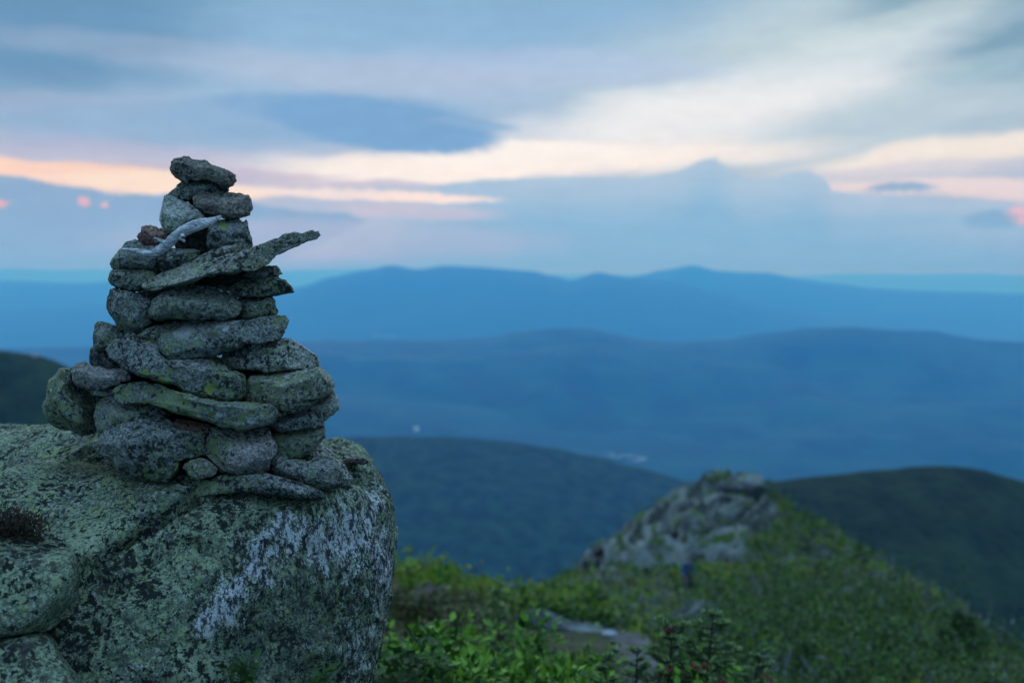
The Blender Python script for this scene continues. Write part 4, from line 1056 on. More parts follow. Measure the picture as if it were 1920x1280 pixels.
def shrub(name, label, base, h, r, nleaf, mat, seed, L=.035, nclump=40, upright=.25, stems=14, cat='shrub', group=None):
    rs = np.random.RandomState(seed); base = np.asarray(base, float)
    root = empty(name, base); tag(root, label, cat, group)
    th = rs.rand(nclump) * 2 * math.pi; rr = np.sqrt(rs.rand(nclump)) * r
    hh = h * (1 - .5 * (rr / r) ** 2) * rs.uniform(.55, 1.0, nclump)
    cl = np.column_stack([np.cos(th) * rr, np.sin(th) * rr, hh])
    parts = []
    for i in range(min(stems, nclump)):
        a = np.array([rs.normal() * .05, rs.normal() * .05, -.05]); t = np.linspace(0, 1, 8)[:, None]
        pth = a * (1 - t) + cl[i] * t; pth[:, :2] *= (.35 + .65 * t ** 1.3)
        pth[:, 2] += np.sin(t[:, 0] * 3) * .03
        parts.append(tube(pth, np.linspace(.011, .003, 8), 5))
    V, F = join(parts); mesh_obj('stems', V, F, BARK, root)
    k = rs.randint(0, nclump, nleaf)
    off = np.clip(rs.normal(size=(nleaf, 3)), -1.8, 1.8) * np.array([r * .17, r * .17, min(h, .7) * .10])
    c = cl[k] + off; c[:, 2] = np.maximum(c[:, 2], .02)
    d = rs.normal(size=(nleaf, 3)) * np.array([1, 1, .5]) + np.array([0, 0, upright]) + off * 6
    nn = rs.normal(size=(nleaf, 3)) * .55 + np.array([0, 0, 1.0])
    Ls = L * rs.uniform(.6, 1.35, nleaf)
    V, F = leaf_quads(c, d, nn, Ls, Ls * rs.uniform(.42, .62, nleaf))
    mesh_obj('foliage', V, F, mat, root, smooth=False)
    return root

def at_top(X, Y, D):      # ground point under a top seen at X, Y, D and the height over it
    p = P(X, Y, D); z = gz(p[0], p[1]); return np.array([p[0], p[1], z]), p[2] - z

SH = 'leafy shrubs crowded beside the boulder'
for i, (X, Y, D, r, n, mt, L, lab) in enumerate([
    (745, 1150, 5.6, .42, 2600, G1, .050, 'bright green leafy shrub tucked against the right side of the boulder'),
    (835, 1142, 6.2, .50, 3000, G1, .050, 'bright green leafy shrub second from the boulder, under the brown mound'),
    (935, 1150, 6.4, .50, 3000, G1, .052, 'bright yellowish green shrub below the little spruce sapling'),
    (1030, 1172, 6.6, .45, 2600, G1, .050, 'bright green shrub in front of the pale rock ledge'),
    (1110, 1215, 6.0, .36, 1800, G1, .045, 'low green shrub left of the cone bearing fir'),
    (750, 1212, 4.7, .34, 1900, G3, .045, 'dark green low shrub at the foot of the boulder near the bottom edge'),
    (860, 1205, 4.9, .38, 2200, G1, .045, 'broad low green shrub at the bottom edge below the brown mound'),
    (975, 1222, 4.9, .38, 2200, G3, .045, 'deeper green shrub at the bottom edge below the spruce sapling'),
    (1075, 1245, 5.0, .34, 1800, G1, .042, 'low green shrub at the bottom edge left of the fir stems'),
    (1330, 1235, 5.6, .34, 1700, G1, .042, 'yellow green shrub at the foot of the cone bearing fir'),
    (1290, 1262, 4.9, .30, 1500, G1, .040, 'small green shrub at the bottom edge under the cone bearing fir'),
    (775, 1118, 9.5, .55, 2200, G2, .06, 'olive brown shrub on the mound just right of the boulder'),
    (752, 1092, 13, .6, 2000, G2, .07, 'olive brown shrub on the skyline touching the right edge of the boulder'),
    (830, 1112, 13, .55, 1900, G2, .07, 'olive brown shrub on the skyline behind the half buried rock'),
    (880, 1134, 10.5, .50, 1900, G2, .06, 'olive shrub between the brown mound and the spruce sapling')]):
    b_, h_ = at_top(X, Y, D)
    shrub('leafy_shrub', lab, b_, max(h_, .3), r, int(n * .62), mt, 100 + i, L * 1.5, nclump=26, group=SH)

def needles_along(p0, p1, rs, n, L, spread=.9):
    t = rs.rand(n)[:, None]; c = p0 * (1 - t) + p1 * t
    ax = p1 - p0; ax = ax / (np.linalg.norm(ax) + 1e-9)
    rnd = rs.normal(size=(n, 3)); rnd -= np.outer(rnd @ ax, ax); rnd /= np.linalg.norm(rnd, axis=1)[:, None] + 1e-9
    rnd[:, 2] = np.abs(rnd[:, 2]) * .6 + rnd[:, 2] * .2
    d = ax * rs.uniform(.45, .9, n)[:, None] + rnd * spread
    return c, d, L * rs.uniform(.7, 1.2, n)

def fir(name, label, base, top, nb, blen, seed, up=.25, crown0=.15, needle=.022, twigs=7, cones=0, per=26, flat=False, cat='fir', bare_low=False, group=None, width=.14, tip=None):
    rs = np.random.RandomState(seed); base = np.asarray(base, float); top = np.asarray(top, float)
    root = empty(name, base); tag(root, label, cat, group)
    ax = top - base; H = np.linalg.norm(ax)
    t = np.linspace(0, 1, 16)[:, None]
    bend = np.array([rs.normal() * .04, rs.normal() * .04, 0]) * H
    trunk = ax * t + np.sin(t * 3.14) * bend
    V, F = tube(trunk, np.linspace(.014 * H + .006, .003, 16), 8); mesh_obj('trunk', V, F, BARK, root)
    bp = []; C_, D_, L_ = [], [], []; tc, td, tl = [], [], []
    conepos = []
    for i in range(nb):
        f = crown0 + (1 - crown0) * (i + .5) / nb
        p0 = np.array([np.interp(f, t[:, 0], trunk[:, k]) for k in range(3)])
        a = i * 2.399 + rs.normal() * .3
        ln = blen * ((1 - f) ** .7 * .9 + .16) * rs.uniform(.7, 1.2)
        if flat: ln = blen * rs.uniform(.45, 1.1) * (1 - .35 * f)
        d = np.array([math.cos(a), math.sin(a), up + rs.normal() * .12]); d /= np.linalg.norm(d)
        p1 = p0 + d * ln; mid = (p0 + p1) / 2 + np.array([0, 0, -.06 * ln])
        bp.append(tube(np.array([p0, mid, p1]), [.0065, .005, .002], 5))
        side = np.cross(d, [0, 0, 1]); side /= np.linalg.norm(side)
        segs = [(mid, p1)]
        for j in range(twigs):
            g = .2 + .75 * (j + .5) / twigs; q0 = p0 * (1 - g) + p1 * g + np.array([0, 0, -.06 * ln * math.sin(g * 3.14)])
            sg = 1 if j % 2 else -1
            q1 = q0 + (d * .6 + side * sg * .85 + np.array([0, 0, rs.normal() * .15 + .12])) * ln * .42 * (1.1 - g * .7)
            segs.append((q0, q1)); bp.append(tube(np.array([q0, (q0 + q1) / 2, q1]), [.003, .0025, .001], 4))
        for (q0, q1) in segs:
            c, dd, l = needles_along(q0, q1, rs, per, needle); C_.append(c); D_.append(dd); L_.append(l)
            c, dd, l = needles_along(q0 * .3 + q1 * .7, q1 + (q1 - q0) * .12, rs, max(6, per // 2), needle * 1.1); tc.append(c + [0, 0, .004]); td.append(dd); tl.append(l)
        if cones and f > .35: conepos.append(p0 * .3 + p1 * .7 + np.array([0, 0, .02]))
    V, F = join(bp); mesh_obj('branches', V, F, BARK, root)
    n1 = sum(len(q) for q in C_)
    c = np.concatenate(C_ + tc); d = np.concatenate(D_ + td); l = np.concatenate(L_ + tl)
    V, F = leaf_quads(c, d, rs.normal(size=c.shape) + np.array([0, -.4, 1.2]), l, l * width); fo = mesh_obj('foliage', V, F, NEED, root, smooth=False)
    fo.data.materials.append(tip or TIP); fo.data.polygons.foreach_set('material_index', (np.arange(len(F)) >= n1).astype(np.int32))
    rs.shuffle(conepos)
    for cpos in conepos[:cones]:
        k = 11; cc = cpos + rs.normal(size=(k, 3)) * np.array([.017, .016, .011]); parts = []
        for q in cc:
            v, f = CS[16]; v = v * np.array([.013, .013, .022]); parts.append((v + q, f))
        V, F = join(parts); mesh_obj('cone_cluster', V, F, CONE, root)
    return root

def up_at(X, Y, D, Xb=None):
    b_, h_ = at_top(X, Y, D); tp = P(X, Y, D)
    if Xb is not None:
        pb = P(Xb, Y, D); b_ = np.array([pb[0], pb[1], gz(pb[0], pb[1])])
    return b_, tp
def firs():
    b_, tp = up_at(1338, 1146, 5.2, 1275)
    fir('balsam_fir', 'leaning young fir with pale tips and red brown cones near the bottom edge', b_, tp, 34, .34, 5, up=.3, crown0=.3, needle=.026, twigs=8, cones=3, per=30, width=.2)
    b_, tp = up_at(1262, 1170, 5.3, 1255)
    fir('balsam_fir', 'bushy flat topped fir with several red brown cones left of the leaning fir', b_, tp, 32, .36, 6, up=.35, crown0=.35, needle=.026, twigs=8, cones=4, per=30, width=.2)
    b_, tp = up_at(1195, 1212, 5.2, 1192)
    fir('balsam_fir', 'slim dark young fir standing over the trodden pinkish ground', b_, tp, 26, .19, 8, up=.2, crown0=.25, needle=.024, twigs=6, cones=1, per=24, width=.2)
    b_, tp = up_at(1428, 1220, 5.6, 1350)
    fir('balsam_fir', 'slanting small fir with reddish cones at the right of the cone bearing group', b_, tp, 22, .24, 9, up=.3, crown0=.45, needle=.024, twigs=7, cones=2, per=28, width=.2)
    b_, tp = up_at(1130, 1236, 5.1, 1135)
    fir('balsam_fir', 'low fir sprig with light tips at the bottom edge left of the slim dark fir', b_, tp, 22, .24, 10, up=.3, crown0=.3, needle=.024, twigs=7, cones=1, per=28, width=.2)
    b_, tp = up_at(932, 1100, 9.5, 930)
    fir('spruce_sapling', 'lone little spruce sapling standing out against the dark valley', b_, tp, 24, .30, 12, up=.1, crown0=.3, needle=.035, twigs=6, cones=1, per=22, cat='spruce', width=.24)
firs()

# sprigs growing against the boulder foot
def sprig(label, X, Y, D, n, seed, h=.16):
    rs = np.random.RandomState(seed); base = P(X, Y + h * FPX / D * .95, D)
    root = empty('leafy_sprig', base); tag(root, label, 'plant')
    parts = []; cs, ds = [], []
    for i in range(5):
        tip = np.array([rs.normal() * .035, rs.normal() * .02 - .02, h * rs.uniform(.6, 1.05)]); t = np.linspace(0, 1, 7)[:, None]
        pth = tip * t; parts.append(tube(pth, np.linspace(.003, .001, 7), 5))
        for j in range(n):
            g = rs.uniform(.3, 1); cs.append(tip * g); ds.append([rs.normal(), rs.normal(), .5])
    V, F = join(parts); mesh_obj('stems', V, F, BARK, root)
    c = np.array(cs); d = np.array(ds); L = rs.uniform(.028, .05, len(c))
    V, F = leaf_quads(c, d, rs.normal(size=c.shape) * .5 + [0, -.6, .7], L, L * .55); mesh_obj('foliage', V, F, G3, root, smooth=False)
sprig('dark green leafy sprig in front of the boulder face at the bottom edge', 447, 1225, 2.45, 9, 3, .14)
sprig('tiny green sprig at the bottom edge near the right foot of the boulder', 612, 1258, 2.62, 6, 4, .09)

def moss():
    rs = np.random.RandomState(5); n = 2600
    X = rs.normal(20, 30, n); Y = rs.normal(990, 9, n); 
    m = leaf_mat('red_brown_moss', [(0, (0.03, 0.03, 0.018)), (.5, (0.06, 0.045, 0.03)), (1, (0.09, 0.055, 0.045))])
    c = np.array([P(a, b_, 2.76) for a, b_ in zip(X, Y)]); c += rs.normal(size=c.shape) * .018
    d = rs.normal(size=c.shape) + [0, 0, 1.2]
    V, F = leaf_quads(c, d, rs.normal(size=c.shape), rs.uniform(.008, .02, n), rs.uniform(.003, .006, n))
    o = mesh_obj('moss_cushion', V, F, m, loc=P(20, 1000, 2.78)); tag(o, 'red brown cushion of moss in the hollow at the left edge of the slab', 'moss')
moss()

# low heath over the near ridge: uncountable, one object
CLEAR = [([(960, 1150), (1040, 1140), (1170, 1175), (1180, 1260), (960, 1240)], 10, 16), ([(1230, 1150), (1290, 1125), (1350, 1130), (1355, 1215), (1230, 1215)], 16, 23),
         ([(1120, 1165), (1230, 1165), (1275, 1300), (1120, 1300)], 8, 13.5), ([(770, 1090), (830, 1095), (850, 1150), (770, 1160)], 9, 14)]
def heath():
    rs = np.random.RandomState(21)
    Cs, Ds, Ls = [], [], []
    def scatter(n, d0, d1, az0, az1, per, spread, leaf, hgt):
        az = np.radians(rs.uniform(az0, az1, n)); D = np.sqrt(rs.uniform(d0 ** 2, d1 ** 2, n))
        xy = np.column_stack([np.tan(az) * D, D]); z, rock, bare = ground(xy)
        Xb, Yb = proj(np.column_stack([xy, z])); clear = np.zeros(n, bool)
        for (pl, da, db) in CLEAR: clear |= inside(pl, Xb, Yb) & (D > da) & (D < db)
        ok = ~clear & (rs.rand(n) > rock * .97) & (bare < .3)
        ok &= ~((xy[:, 0] < .3) & (xy[:, 1] < 5) )
        xy, z = xy[ok], z[ok]; m = len(xy)
        X, Y = proj(np.column_stack([xy, z])); ok = (X > -250) & (X < 2250) & (Y < 1650)
        xy, z = xy[ok], z[ok]; m = len(xy)
        patch = fbm(np.column_stack([xy / 3.5, 0 * z]), 3)
        hs = hgt * rs.uniform(.4, 1.2, m) * np.clip(1 + patch * 1.1, .35, 2)
        k = np.repeat(np.arange(m), per); N = len(k)
        off = rs.normal(size=(N, 3)) * spread; off[:, 2] = np.abs(rs.normal(size=N)) * .55 * hs[k]
        c = np.column_stack([xy[k], z[k]]) + off
        Cs.append(c); Ds.append(rs.normal(size=(N, 3)) + np.array([0, 0, .8])); Ls.append(leaf * rs.uniform(.6, 1.5, N))
    scatter(1500, 6, 13, -12, 34, 70, .12, .055, .20)
    scatter(4200, 12, 32, -12, 36, 45, .22, .10, .20)
    scatter(5600, 30, 102, -5, 30, 38, np.array([.5, .5, .1]), .22, .15)
    low = [np.concatenate(v) for v in (Cs, Ds, Ls)]
    Cs, Ds, Ls = [], [], []
    scatter(230, 9, 16, 9, 32, 240, .16, .06, .6); scatter(640, 15, 38, 10.5, 32, 120, .26, .10, .75); scatter(400, 38, 100, 13, 27, 60, .42, .2, .8)
    c, d, l = (np.concatenate(v) for v in (Cs, Ds, Ls))
    V, F = leaf_quads(c, d, rs.normal(size=c.shape) * .6 + [0, 0, 1], l, l * .4)
    m = leaf_mat('low_spruce_needles', [(0, (0.009, 0.034, 0.008)), (.5, (0.040, 0.098, 0.016)), (1, (0.12, 0.22, 0.04))])
    o = mesh_obj('krummholz', V, F, m, smooth=False); tag(o, 'knee high dark spruce scrub dotted over the ridge', 'scrub', kind='stuff')
    Cs, Ds, Ls = [], [], []
    scatter(800, 9, 26, 8, 32, 12, .22, .20, .42); scatter(700, 26, 80, 6, 28, 12, .6, .5, .5)
    c, d, l = (np.concatenate(v) for v in (Cs, Ds, Ls))
    V, F = leaf_quads(c, d, rs.normal(size=c.shape), l, l * .09)
    o = mesh_obj('dead_twigs', V, F, DEADW, smooth=False); tag(o, 'bleached dead twigs tangled in the heath of the ridge', 'twigs', kind='stuff')
    c, d, l = low
    nn = rs.normal(size=c.shape) * .6 + [0, 0, 1]
    V, F = leaf_quads(c, d, nn, l, l * .72)
    m = leaf_mat('heath_leaves', [(0, (0.006, 0.024, 0.006)), (.22, (0.032, 0.090, 0.012)), (.40, (0.13, 0.27, 0.018)), (.54, (0.27, 0.37, 0.040)), (.64, (0.13, 0.11, 0.055)), (.76, (0.055, 0.095, 0.025)), (.88, (0.11, 0.20, 0.035)), (1, (0.34, 0.30, 0.29))], patch=.86, patch_scale=.30)
    o = mesh_obj('heath', V, F, m, smooth=False); tag(o, 'low green and olive heath covering the ridge', 'heath', kind='stuff')
heath()

# dwarf spruces and bleached snags on the right flank
KR = 'dwarf spruces on the flank of the ridge'
def dwarf(X, Y, D, h, seed, label):
    p = P(X, Y, D); b_ = np.array([p[0], p[1], gz(p[0], p[1])])
    fir('dwarf_spruce', label, b_, b_ + np.array([h * .08, 0, h]), 18, h * .62, seed, up=.12, crown0=.08, needle=h * .11, twigs=5, per=14, cat='spruce', group=KR, width=.4, tip=DTIP)
for i, (X, Y, D, h, lab) in enumerate([
    (1440, 1160, 24, 1.0, 'dark dwarf spruce on the green flank, middle of the lower right'),
    (1560, 1165, 24, 1.1, 'dwarf spruce above the forked bleached snag'),
    (1660, 1215, 16, 1.0, 'dwarf spruce between the two bleached snags'),
    (1800, 1225, 19, 1.4, 'bushy dwarf spruce near the right end of the ridge skyline'),
    (1860, 1268, 12, 1.2, 'dark dwarf spruce in the bottom right corner'),
    (1740, 1165, 32, 1.3, 'dwarf spruce on the right skyline of the ridge'),
    (1510, 1235, 13, .7, 'dwarf spruce at the bottom edge right of the slanting fir'),
    (1610, 1070, 50, 1.3, 'small dwarf spruce high on the right skyline near the pale rocks'),
    (1350, 1120, 34, 1.0, 'dwarf spruce behind the leaning fir, right of the pale boulder')]):
    dwarf(X, Y, D, h * .7, 300 + i, lab)
def snag(X, Y, D, h, seed, label):
    rs = np.random.RandomState(seed); p = P(X, Y, D); b_ = np.array([p[0], p[1], gz(p[0], p[1])])
    root = empty('dead_snag', b_); tag(root, label, 'dead tree', 'bleached snags on the ridge')
    t = np.linspace(0, 1, 10)[:, None]
    tr = np.array([h * .12 * rs.normal(), 0, h]) * t + np.sin(t * 5) * np.array([.05, 0, 0]) * h
    V, F = tube(tr, np.linspace(.045, .012, 10) * h, 6); mesh_obj('trunk', V, F, DEADW, root)
    parts = []
    for i in range(11):
        f = rs.uniform(.25, .95); p0 = np.array([np.interp(f, t[:, 0], tr[:, k]) for k in range(3)]); a = rs.rand() * 6.28
        p1 = p0 + np.array([math.cos(a), math.sin(a), rs.uniform(-.1, .7)]) * h * rs.uniform(.2, .42)
        parts.append(tube(np.array([p0, (p0 + p1) / 2 + [0, 0, .03 * h], p1]), np.array([.02, .015, .006]) * h, 5))
    V, F = join(parts); mesh_obj('branches', V, F, DEADW, root)
snag(1590, 1232, 13, .6, 1, 'forked bleached snag near the bottom edge right of the firs')
snag(1756, 1240, 14, .6, 2, 'bleached twiggy snag toward the bottom right corner')
snag(1655, 1180, 22, .8, 3, 'grey snag higher up behind the forked bleached snag')

# ------------------------------------------------------------------ loose rocks and ledges on the ridge
m_ledge = plain_mat('pale_ledge_rock', (0.075, 0.09, 0.085), (0.21, 0.24, 0.23), 2.2, .92, 9, 1, (1, 1, 2), .06)
m_pale = plain_mat('whitish_rock', (0.28, 0.31, 0.32), (0.48, 0.51, 0.52), 3, .9, 7, .6)
m_darkrock = plain_mat('dark_crag_rock', (0.035, 0.045, 0.042), (0.10, 0.115, 0.11), 1.5, .92, 8, .8, (1, 1, 2), .1)
m_mauve = plain_mat('brown_mound_rock', (0.045, 0.042, 0.040), (0.12, 0.105, 0.10), 1.6, .95, 8, 1, (1, 1, 1.6), .08)
RG = 'rocks bedded in the ridge'
def rock(name, label, outline, D, thick, mat, cat='rock', group=RG, rough=1.6, cuts=3, n=44):
    o = stone(label, outline, D, thick, mat, cuts=cuts, rough=rough, strata=.8, name=name, n=n, group=group); o['category'] = cat
rock('rock_ledge', 'long pale rock ledge slanting down to the right in front of the green knoll',
     [(970, 1152), (1000, 1142), (1040, 1150), (1085, 1168), (1120, 1172), (1150, 1180), (1170, 1192), (1160, 1215), (1100, 1212), (1040, 1190), (990, 1170)], 13.5, .5, m_ledge, 'ledge')
rock('boulder', 'pale flat boulder behind the leaning fir on the ridge',
     [(1240, 1168), (1258, 1148), (1290, 1130), (1320, 1124), (1345, 1134), (1350, 1150), (1330, 1175), (1290, 1190), (1250, 1190)], 21, .7, m_ledge, 'boulder')
rock('white_stone', 'small whitish stone on the trodden ground by the ledge end', [(1126, 1184), (1140, 1180), (1156, 1186), (1158, 1194), (1140, 1196), (1128, 1192)], 11.5, .1, m_pale, 'stone')
rock('boulder', 'brown mauve rock half buried in shrubs just right of the boulder', [(768, 1125), (780, 1100), (800, 1090), (822, 1098), (840, 1118), (850, 1150), (800, 1166), (770, 1150)], 13.5, 1.0, m_mauve, 'boulder')
rock('rock', 'pale stone on the dip between the mound and the sapling', [(840, 1108), (856, 1102), (872, 1112), (890, 1124), (905, 1134), (880, 1138), (850, 1124)], 17, .4, m_ledge)
rock('rock', 'pale slab high on the right skyline beside the outcrop', [(1492, 968), (1505, 974), (1528, 984), (1536, 996), (1520, 1004), (1502, 992), (1490, 978)], 80, 1.2, m_ledge)
rock('rock', 'dark crag crowning the outcrop of the ridge', [(1352, 918), (1372, 906), (1394, 902), (1424, 907), (1440, 918), (1424, 932), (1390, 938), (1358, 932)], 90, 2.0, m_darkrock)
rock('rock', 'bright pale block halfway up the outcrop', [(1278, 1046), (1290, 1038), (1304, 1036), (1310, 1043), (1298, 1052), (1282, 1054)], 63, .5, m_pale)
rock('rock', 'pale block at the left foot of the outcrop beside the dark clothed hikers', [(1118, 1090), (1130, 1066), (1152, 1062), (1160, 1078), (1150, 1100), (1126, 1104)], 56, .9, m_ledge)
rock('rock', 'small dark rock among the pale rocks right of the hikers', [(1154, 1076), (1161, 1069), (1170, 1072), (1169, 1081), (1158, 1083)], 55, .3, m_darkrock)
rock('rock', 'flat pale rock in front of the crouching hiker in blue', [(1230, 1096), (1252, 1086), (1275, 1092), (1280, 1104), (1258, 1110), (1236, 1106)], 50, .6, m_ledge)
for (lab, o_) in [('upper dark crevice rock on the left face of the outcrop', [(1236, 1012), (1256, 998), (1272, 992), (1268, 1002), (1252, 1014), (1240, 1020)]),
                  ('dark slanting rock under the crag of the outcrop', [(1330, 938), (1352, 926), (1372, 930), (1360, 942), (1340, 950)]),
                  ('dark short rock in the middle of the outcrop', [(1366, 950), (1380, 944), (1384, 954), (1372, 962)])]:
    rock('rock', lab, o_, 74 if 'left' in lab else 84, .7, m_darkrock)

for (lab, X, Y, w, h) in [('pale little rock on the green flank above the bleached snags', 1600, 1120, 16, 9), ('grey rock on the middle of the green flank below the outcrop', 1470, 1092, 18, 10),
                          ('small rock low on the flank behind the slanting fir', 1462, 1188, 20, 11), ('pale rock on the right skyline halfway down the flank', 1690, 1100, 15, 9),
                          ('flat grey rock near the bottom right among dwarf spruces', 1720, 1222, 24, 13), ('pale rock under the bright block at the foot of the outcrop', 1352, 1078, 18, 9)]:
    D_ = hit(X, Y + h * .3, 10)
    if D_: rock('rock', lab, [(X - w, Y + h * .2), (X - w * .6, Y - h * .7), (X + w * .1, Y - h), (X + w * .7, Y - h * .5), (X + w, Y + h * .3), (X + w * .3, Y + h), (X - w * .7, Y + h * .8)], D_ - .15, w * D_ / FPX, m_ledge, n=16)

# ------------------------------------------------------------------ hikers
def skin_body(name, pts, edges, radii, mat, parent, sub=2):
    me = bpy.data.meshes.new(name); me.from_pydata([tuple(p) for p in pts], edges, [])
    o = bpy.data.objects.new(name, me); C.objects.link(o); o.parent = parent
    o.modifiers.new('skin', 'SKIN'); 
    for v, r in zip(me.skin_vertices[0].data, radii): v.radius = (r, r) if not isinstance(r, tuple) else r
    me.skin_vertices[0].data[0].use_root = True
    s = o.modifiers.new('sub', 'SUBSURF'); s.levels = sub; s.render_levels = sub
    me.materials.append(mat); return o
m_skin = plain_mat('skin', (0.30, 0.19, 0.14), (0.36, 0.23, 0.17), 20, .6)
m_hair = plain_mat('dark_hair', (0.015, 0.012, 0.010), (0.035, 0.028, 0.022), 60, .7)
m_blue = plain_mat('blue_jacket_cloth', (0.014, 0.085, 0.210), (0.022, 0.11, 0.26), 8, .7, 4, .4)
m_black = plain_mat('black_cloth', (0.010, 0.014, 0.018), (0.022, 0.028, 0.034), 8, .8, 4, .4)
m_navy = plain_mat('navy_cloth', (0.014, 0.026, 0.050), (0.026, 0.042, 0.075), 8, .8, 4, .4)
def person(label, foot, yaw, jacket, trousers, crouch=0.0, pack=None, group=None, hk=1.0):
    root = empty('person', foot); root.rotation_euler = (0, 0, yaw); tag(root, label, 'person', group)
    c = crouch
    hip = np.array([0, .0 - .12 * c, .95 - .50 * c]); chest = hip + np.array([0, .06 + .16 * c, .36 - .04 * c]); neck = chest + np.array([0, .02 + .05 * c, .16]); head = neck + np.array([0, .04 + .03 * c, .16])
    pts = [hip, chest, neck, neck + [0, .02, .07], head, head + [0, 0, .09]]; ed = [(0, 1), (1, 2), (2, 3), (3, 4), (4, 5)]; ra = [.13, .15, .065, .055, (.085, .10), .06]
    jp = [hip + [0, 0, -.04], hip + [0, .02, .12], chest, neck + [0, 0, -.02]]; je = [(0, 1), (1, 2), (2, 3)]; jr = [.175, .165, (.21, .15), .085]
    tp = [hip + [0, 0, .05], hip + [0, 0, -.06]]; te = [(0, 1)]; tr = [.15, .15]
    # nose, ears
    pts.append(head + [0, .115, -.01]); ed.append((4, len(pts) - 1)); ra.append(.018)
    for s in (-1, 1):
        sh = chest + np.array([s * .17, 0, .10]); el = sh + np.array([s * .08, .02 + .10 * c, -.28 + .04 * c]); wr = el + np.array([-s * .03, .13 + .10 * c, -.20 + .05 * c])
        i = len(pts); pts += [sh, el, wr, wr + np.array([0, .06, -.06])]; ed += [(1, i), (i, i + 1), (i + 1, i + 2), (i + 2, i + 3)]; ra += [.06, .045, .030, (.035, .02)]
        palm = i + 3
        for k in range(5):
            f0 = pts[palm] + np.array([(k - 2) * .018, .02, -.03]); L = [.05, .075, .08, .075, .06][k]
            if k == 0: f0 = pts[palm] + np.array([-s * .04, .02, 0])
            f1 = f0 + np.array([0, .4 * L, -.9 * L]); j = len(pts); pts += [f0, f1]; ed += [(palm, j), (j, j + 1)]; ra += [.010, .008]
        i = len(jp); jp += [sh, el, wr]; je += [(2, i), (i, i + 1), (i + 1, i + 2)]; jr += [.085, .065, .05]
        hp = hip + np.array([s * .10, 0, -.06]); kn = np.array([s * .12, hip[1] + .10 + .42 * c, .50 - .02 * c]); an = np.array([s * .12, .02 + .05 * c + (s * .12 * (1 - c)), .08])
        i = len(pts); pts += [hp, kn, an, an + np.array([0, .16, -.04])]; ed += [(0, i), (i, i + 1), (i + 1, i + 2), (i + 2, i + 3)]; ra += [.10, .07, .05, .045]
        i = len(tp); tp += [hp, kn, an]; te += [(1, i), (i, i + 1), (i + 1, i + 2)]; tr += [.115, .085, .065]
    skin_body('body', pts, ed, ra, m_skin, root)
    skin_body('jacket', jp, je, jr, jacket, root); skin_body('trousers', tp, te, tr, trousers, root)
    skin_body('hair', [head + [0, -.02, .0], head + [0, -.02, .06], head + [0, -.03, .09]], [(0, 1), (1, 2)], [(.098, .10), (.095, .10), .06], m_hair, root)
    if pack is not None:
        v, f = CS[16]; w = np.sign(v) * np.abs(v) ** .6 * np.array([.19, .13, .30]); w = w + .012 * fbm(w * 8, 3)[:, None]
        w += chest + np.array([0, -.24, -.02]); mesh_obj('backpack', w, f, pack, root)
    root.scale = (hk, hk, hk)
def stand_at(X, Y, D):
    D = hit(X, Y, 30) or D; p = P(X, Y, D)
    print('stand', X, Y, round(D, 1))
    return np.array([p[0], p[1], gz(p[0], p[1]) - .02])
person('person in a blue jacket and dark trousers crouching by the pale rocks on the path', stand_at(1286, 1105, 56), math.radians(200), m_blue, m_black, .55)
person('taller hiker in black standing with a backpack at the left foot of the outcrop', stand_at(1122, 1082, 63), math.radians(115), m_black, m_black, 0, m_black)
person('hiker in navy standing slightly lower, left of the one in black', stand_at(1098, 1084, 66) + np.array([0, 0, -.5]), math.radians(95), m_navy, m_navy, 0)

# ------------------------------------------------------------------ far specks in the valley, set on the terrain by a ray from the camera
bpy.context.view_layer.update()
_dg = bpy.context.evaluated_depsgraph_get()
_far = [o for o in bpy.data.objects if o.get('kind') == 'structure']
def on_terrain(X, Y):
    d = Vector(P(X, Y, 1.0)); d.normalize(); best = None
    for o in _far:
        hit, loc, nrm, idx = o.ray_cast(Vector((0, 0, 0)), d)
        if hit and (best is None or loc.length < best.length): best = loc.copy()
    return best
def field(label, X, Y, rx, ry, mat, seed):
    """an open clearing laid over the wooded ground"""
    rs = np.random.RandomState(seed); V = []; n = 40; c = on_terrain(X, Y)
    if c is None: return
    ring = []
    for i in range(n):
        a = 2 * math.pi * i / n; r = 1 + .35 * math.sin(3 * a + seed) * rs.rand() + .15 * rs.normal()
        h = on_terrain(X + rx * r * math.cos(a), Y + ry * r * math.sin(a))
        ring.append(h if h is not None and abs(h.length - c.length) < c.length * .35 else c)
    lift = Vector((0, 0, c.length * .0022))
    V = [c + lift] + [q + lift for q in ring]
    F = [(0, i + 1, (i + 1) % n + 1) for i in range(n)]
    o = mesh_obj('clearing', np.array([tuple(v) for v in V]), F, mat, loc=tuple(c)); tag(o, kind='structure')
m_field = plain_mat('pale_field', (0.10, 0.14, 0.11), (0.26, 0.30, 0.27), 0.02, .95, 6)
m_bald = plain_mat('bald_rock', (0.16, 0.16, 0.15), (0.34, 0.33, 0.33), 0.05, .95, 6)
field('clearing', 1178, 864, 36, 6, m_field, 1); field('clearing', 1140, 856, 14, 4, m_field, 5); field('clearing', 720, 634, 26, 4, m_field, 2); field('clearing', 66, 670, 10, 3, m_bald, 4)
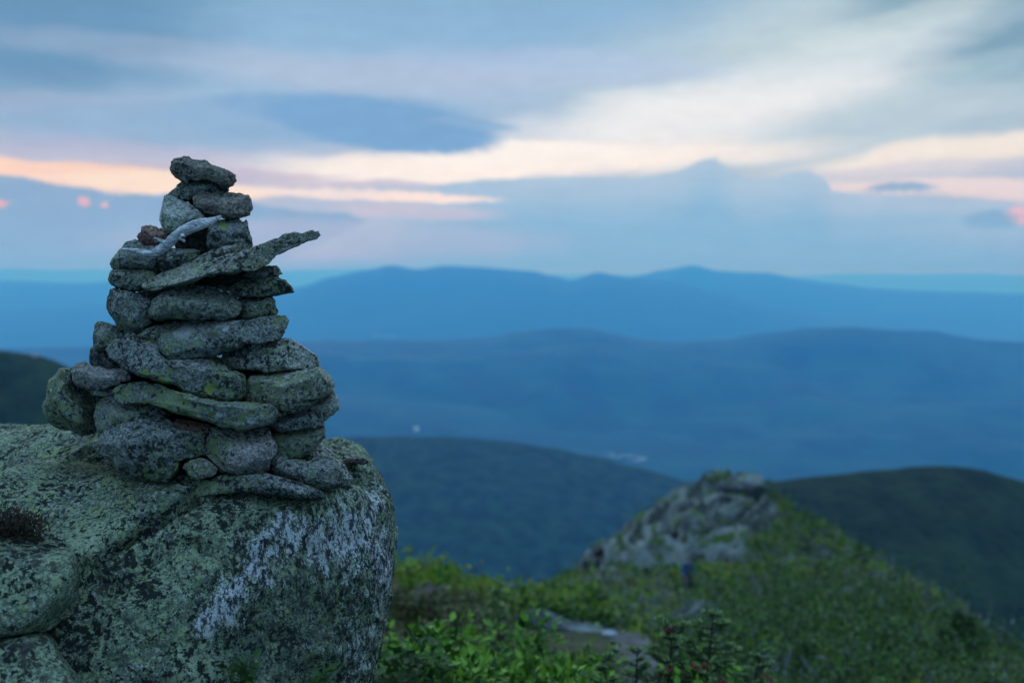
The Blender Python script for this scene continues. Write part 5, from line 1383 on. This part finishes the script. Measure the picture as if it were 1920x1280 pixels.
def building():
    c = on_terrain(781, 807)
    if c is None: return
    root = empty('distant_building', c - Vector((0, 0, 2))); tag(root, 'tiny white building alone in the blue valley above the wooded hill', 'building')
    m = plain_mat('white_wall', (0.75, 0.76, 0.76), (0.82, 0.82, 0.82), .5); k = c.length * 4.2 / FPX
    def bx(name, x0, x1, y0, y1, z0, z1, mat, ridge_=0):
        v = [(x0, y0, z0), (x1, y0, z0), (x1, y1, z0), (x0, y1, z0), (x0, y0, z1), (x1, y0, z1), (x1, y1, z1), (x0, y1, z1)]
        if ridge_: v[4:] = [(x0, (y0 + y1) / 2 - .2, z1), (x1, (y0 + y1) / 2 - .2, z1), (x1, (y0 + y1) / 2 + .2, z1), (x0, (y0 + y1) / 2 + .2, z1)]
        mesh_obj(name, v, [(3, 2, 1, 0), (4, 5, 6, 7), (0, 1, 5, 4), (1, 2, 6, 5), (2, 3, 7, 6), (3, 0, 4, 7)], mat, root, smooth=False)
    bx('wall', -k, k, -k, k, 0, k * 1.3, m)
    bx('roof', -k * 1.1, k * 1.1, -k * 1.1, k * 1.1, k * 1.3, k * 2.0, plain_mat('pale_roof', (0.5, 0.52, 0.54), (0.6, 0.62, 0.64), .5), 1)
building()

# ------------------------------------------------------------------ the air between here and the far hills
def haze():
    m = bpy.data.materials.new('haze_air'); m.use_nodes = True; t = m.node_tree; t.nodes.clear()
    out = t.nodes.new('ShaderNodeOutputMaterial'); v = t.nodes.new('ShaderNodeVolumePrincipled')
    v.inputs['Color'].default_value = (0.090, 0.455, 1.0, 1); v.inputs['Absorption Color'].default_value = (1, 1, 1, 1)
    v.inputs['Density'].default_value = 1.3e-4; v.inputs['Density Attribute'].default_value = ''
    v.inputs['Anisotropy'].default_value = 0.3
    t.links.new(v.outputs[0], out.inputs['Volume'])
    r = 60000; z0, z1 = FLOOR - 1, 330.0
    V = [(-r, -r, z0), (r, -r, z0), (r, r, z0), (-r, r, z0), (-r, -r, z1), (r, -r, z1), (r, r, z1), (-r, r, z1)]
    o = mesh_obj('haze', V, [(3, 2, 1, 0), (4, 5, 6, 7), (0, 1, 5, 4), (1, 2, 6, 5), (2, 3, 7, 6), (3, 0, 4, 7)], m, smooth=False); tag(o, kind='stuff')
haze()
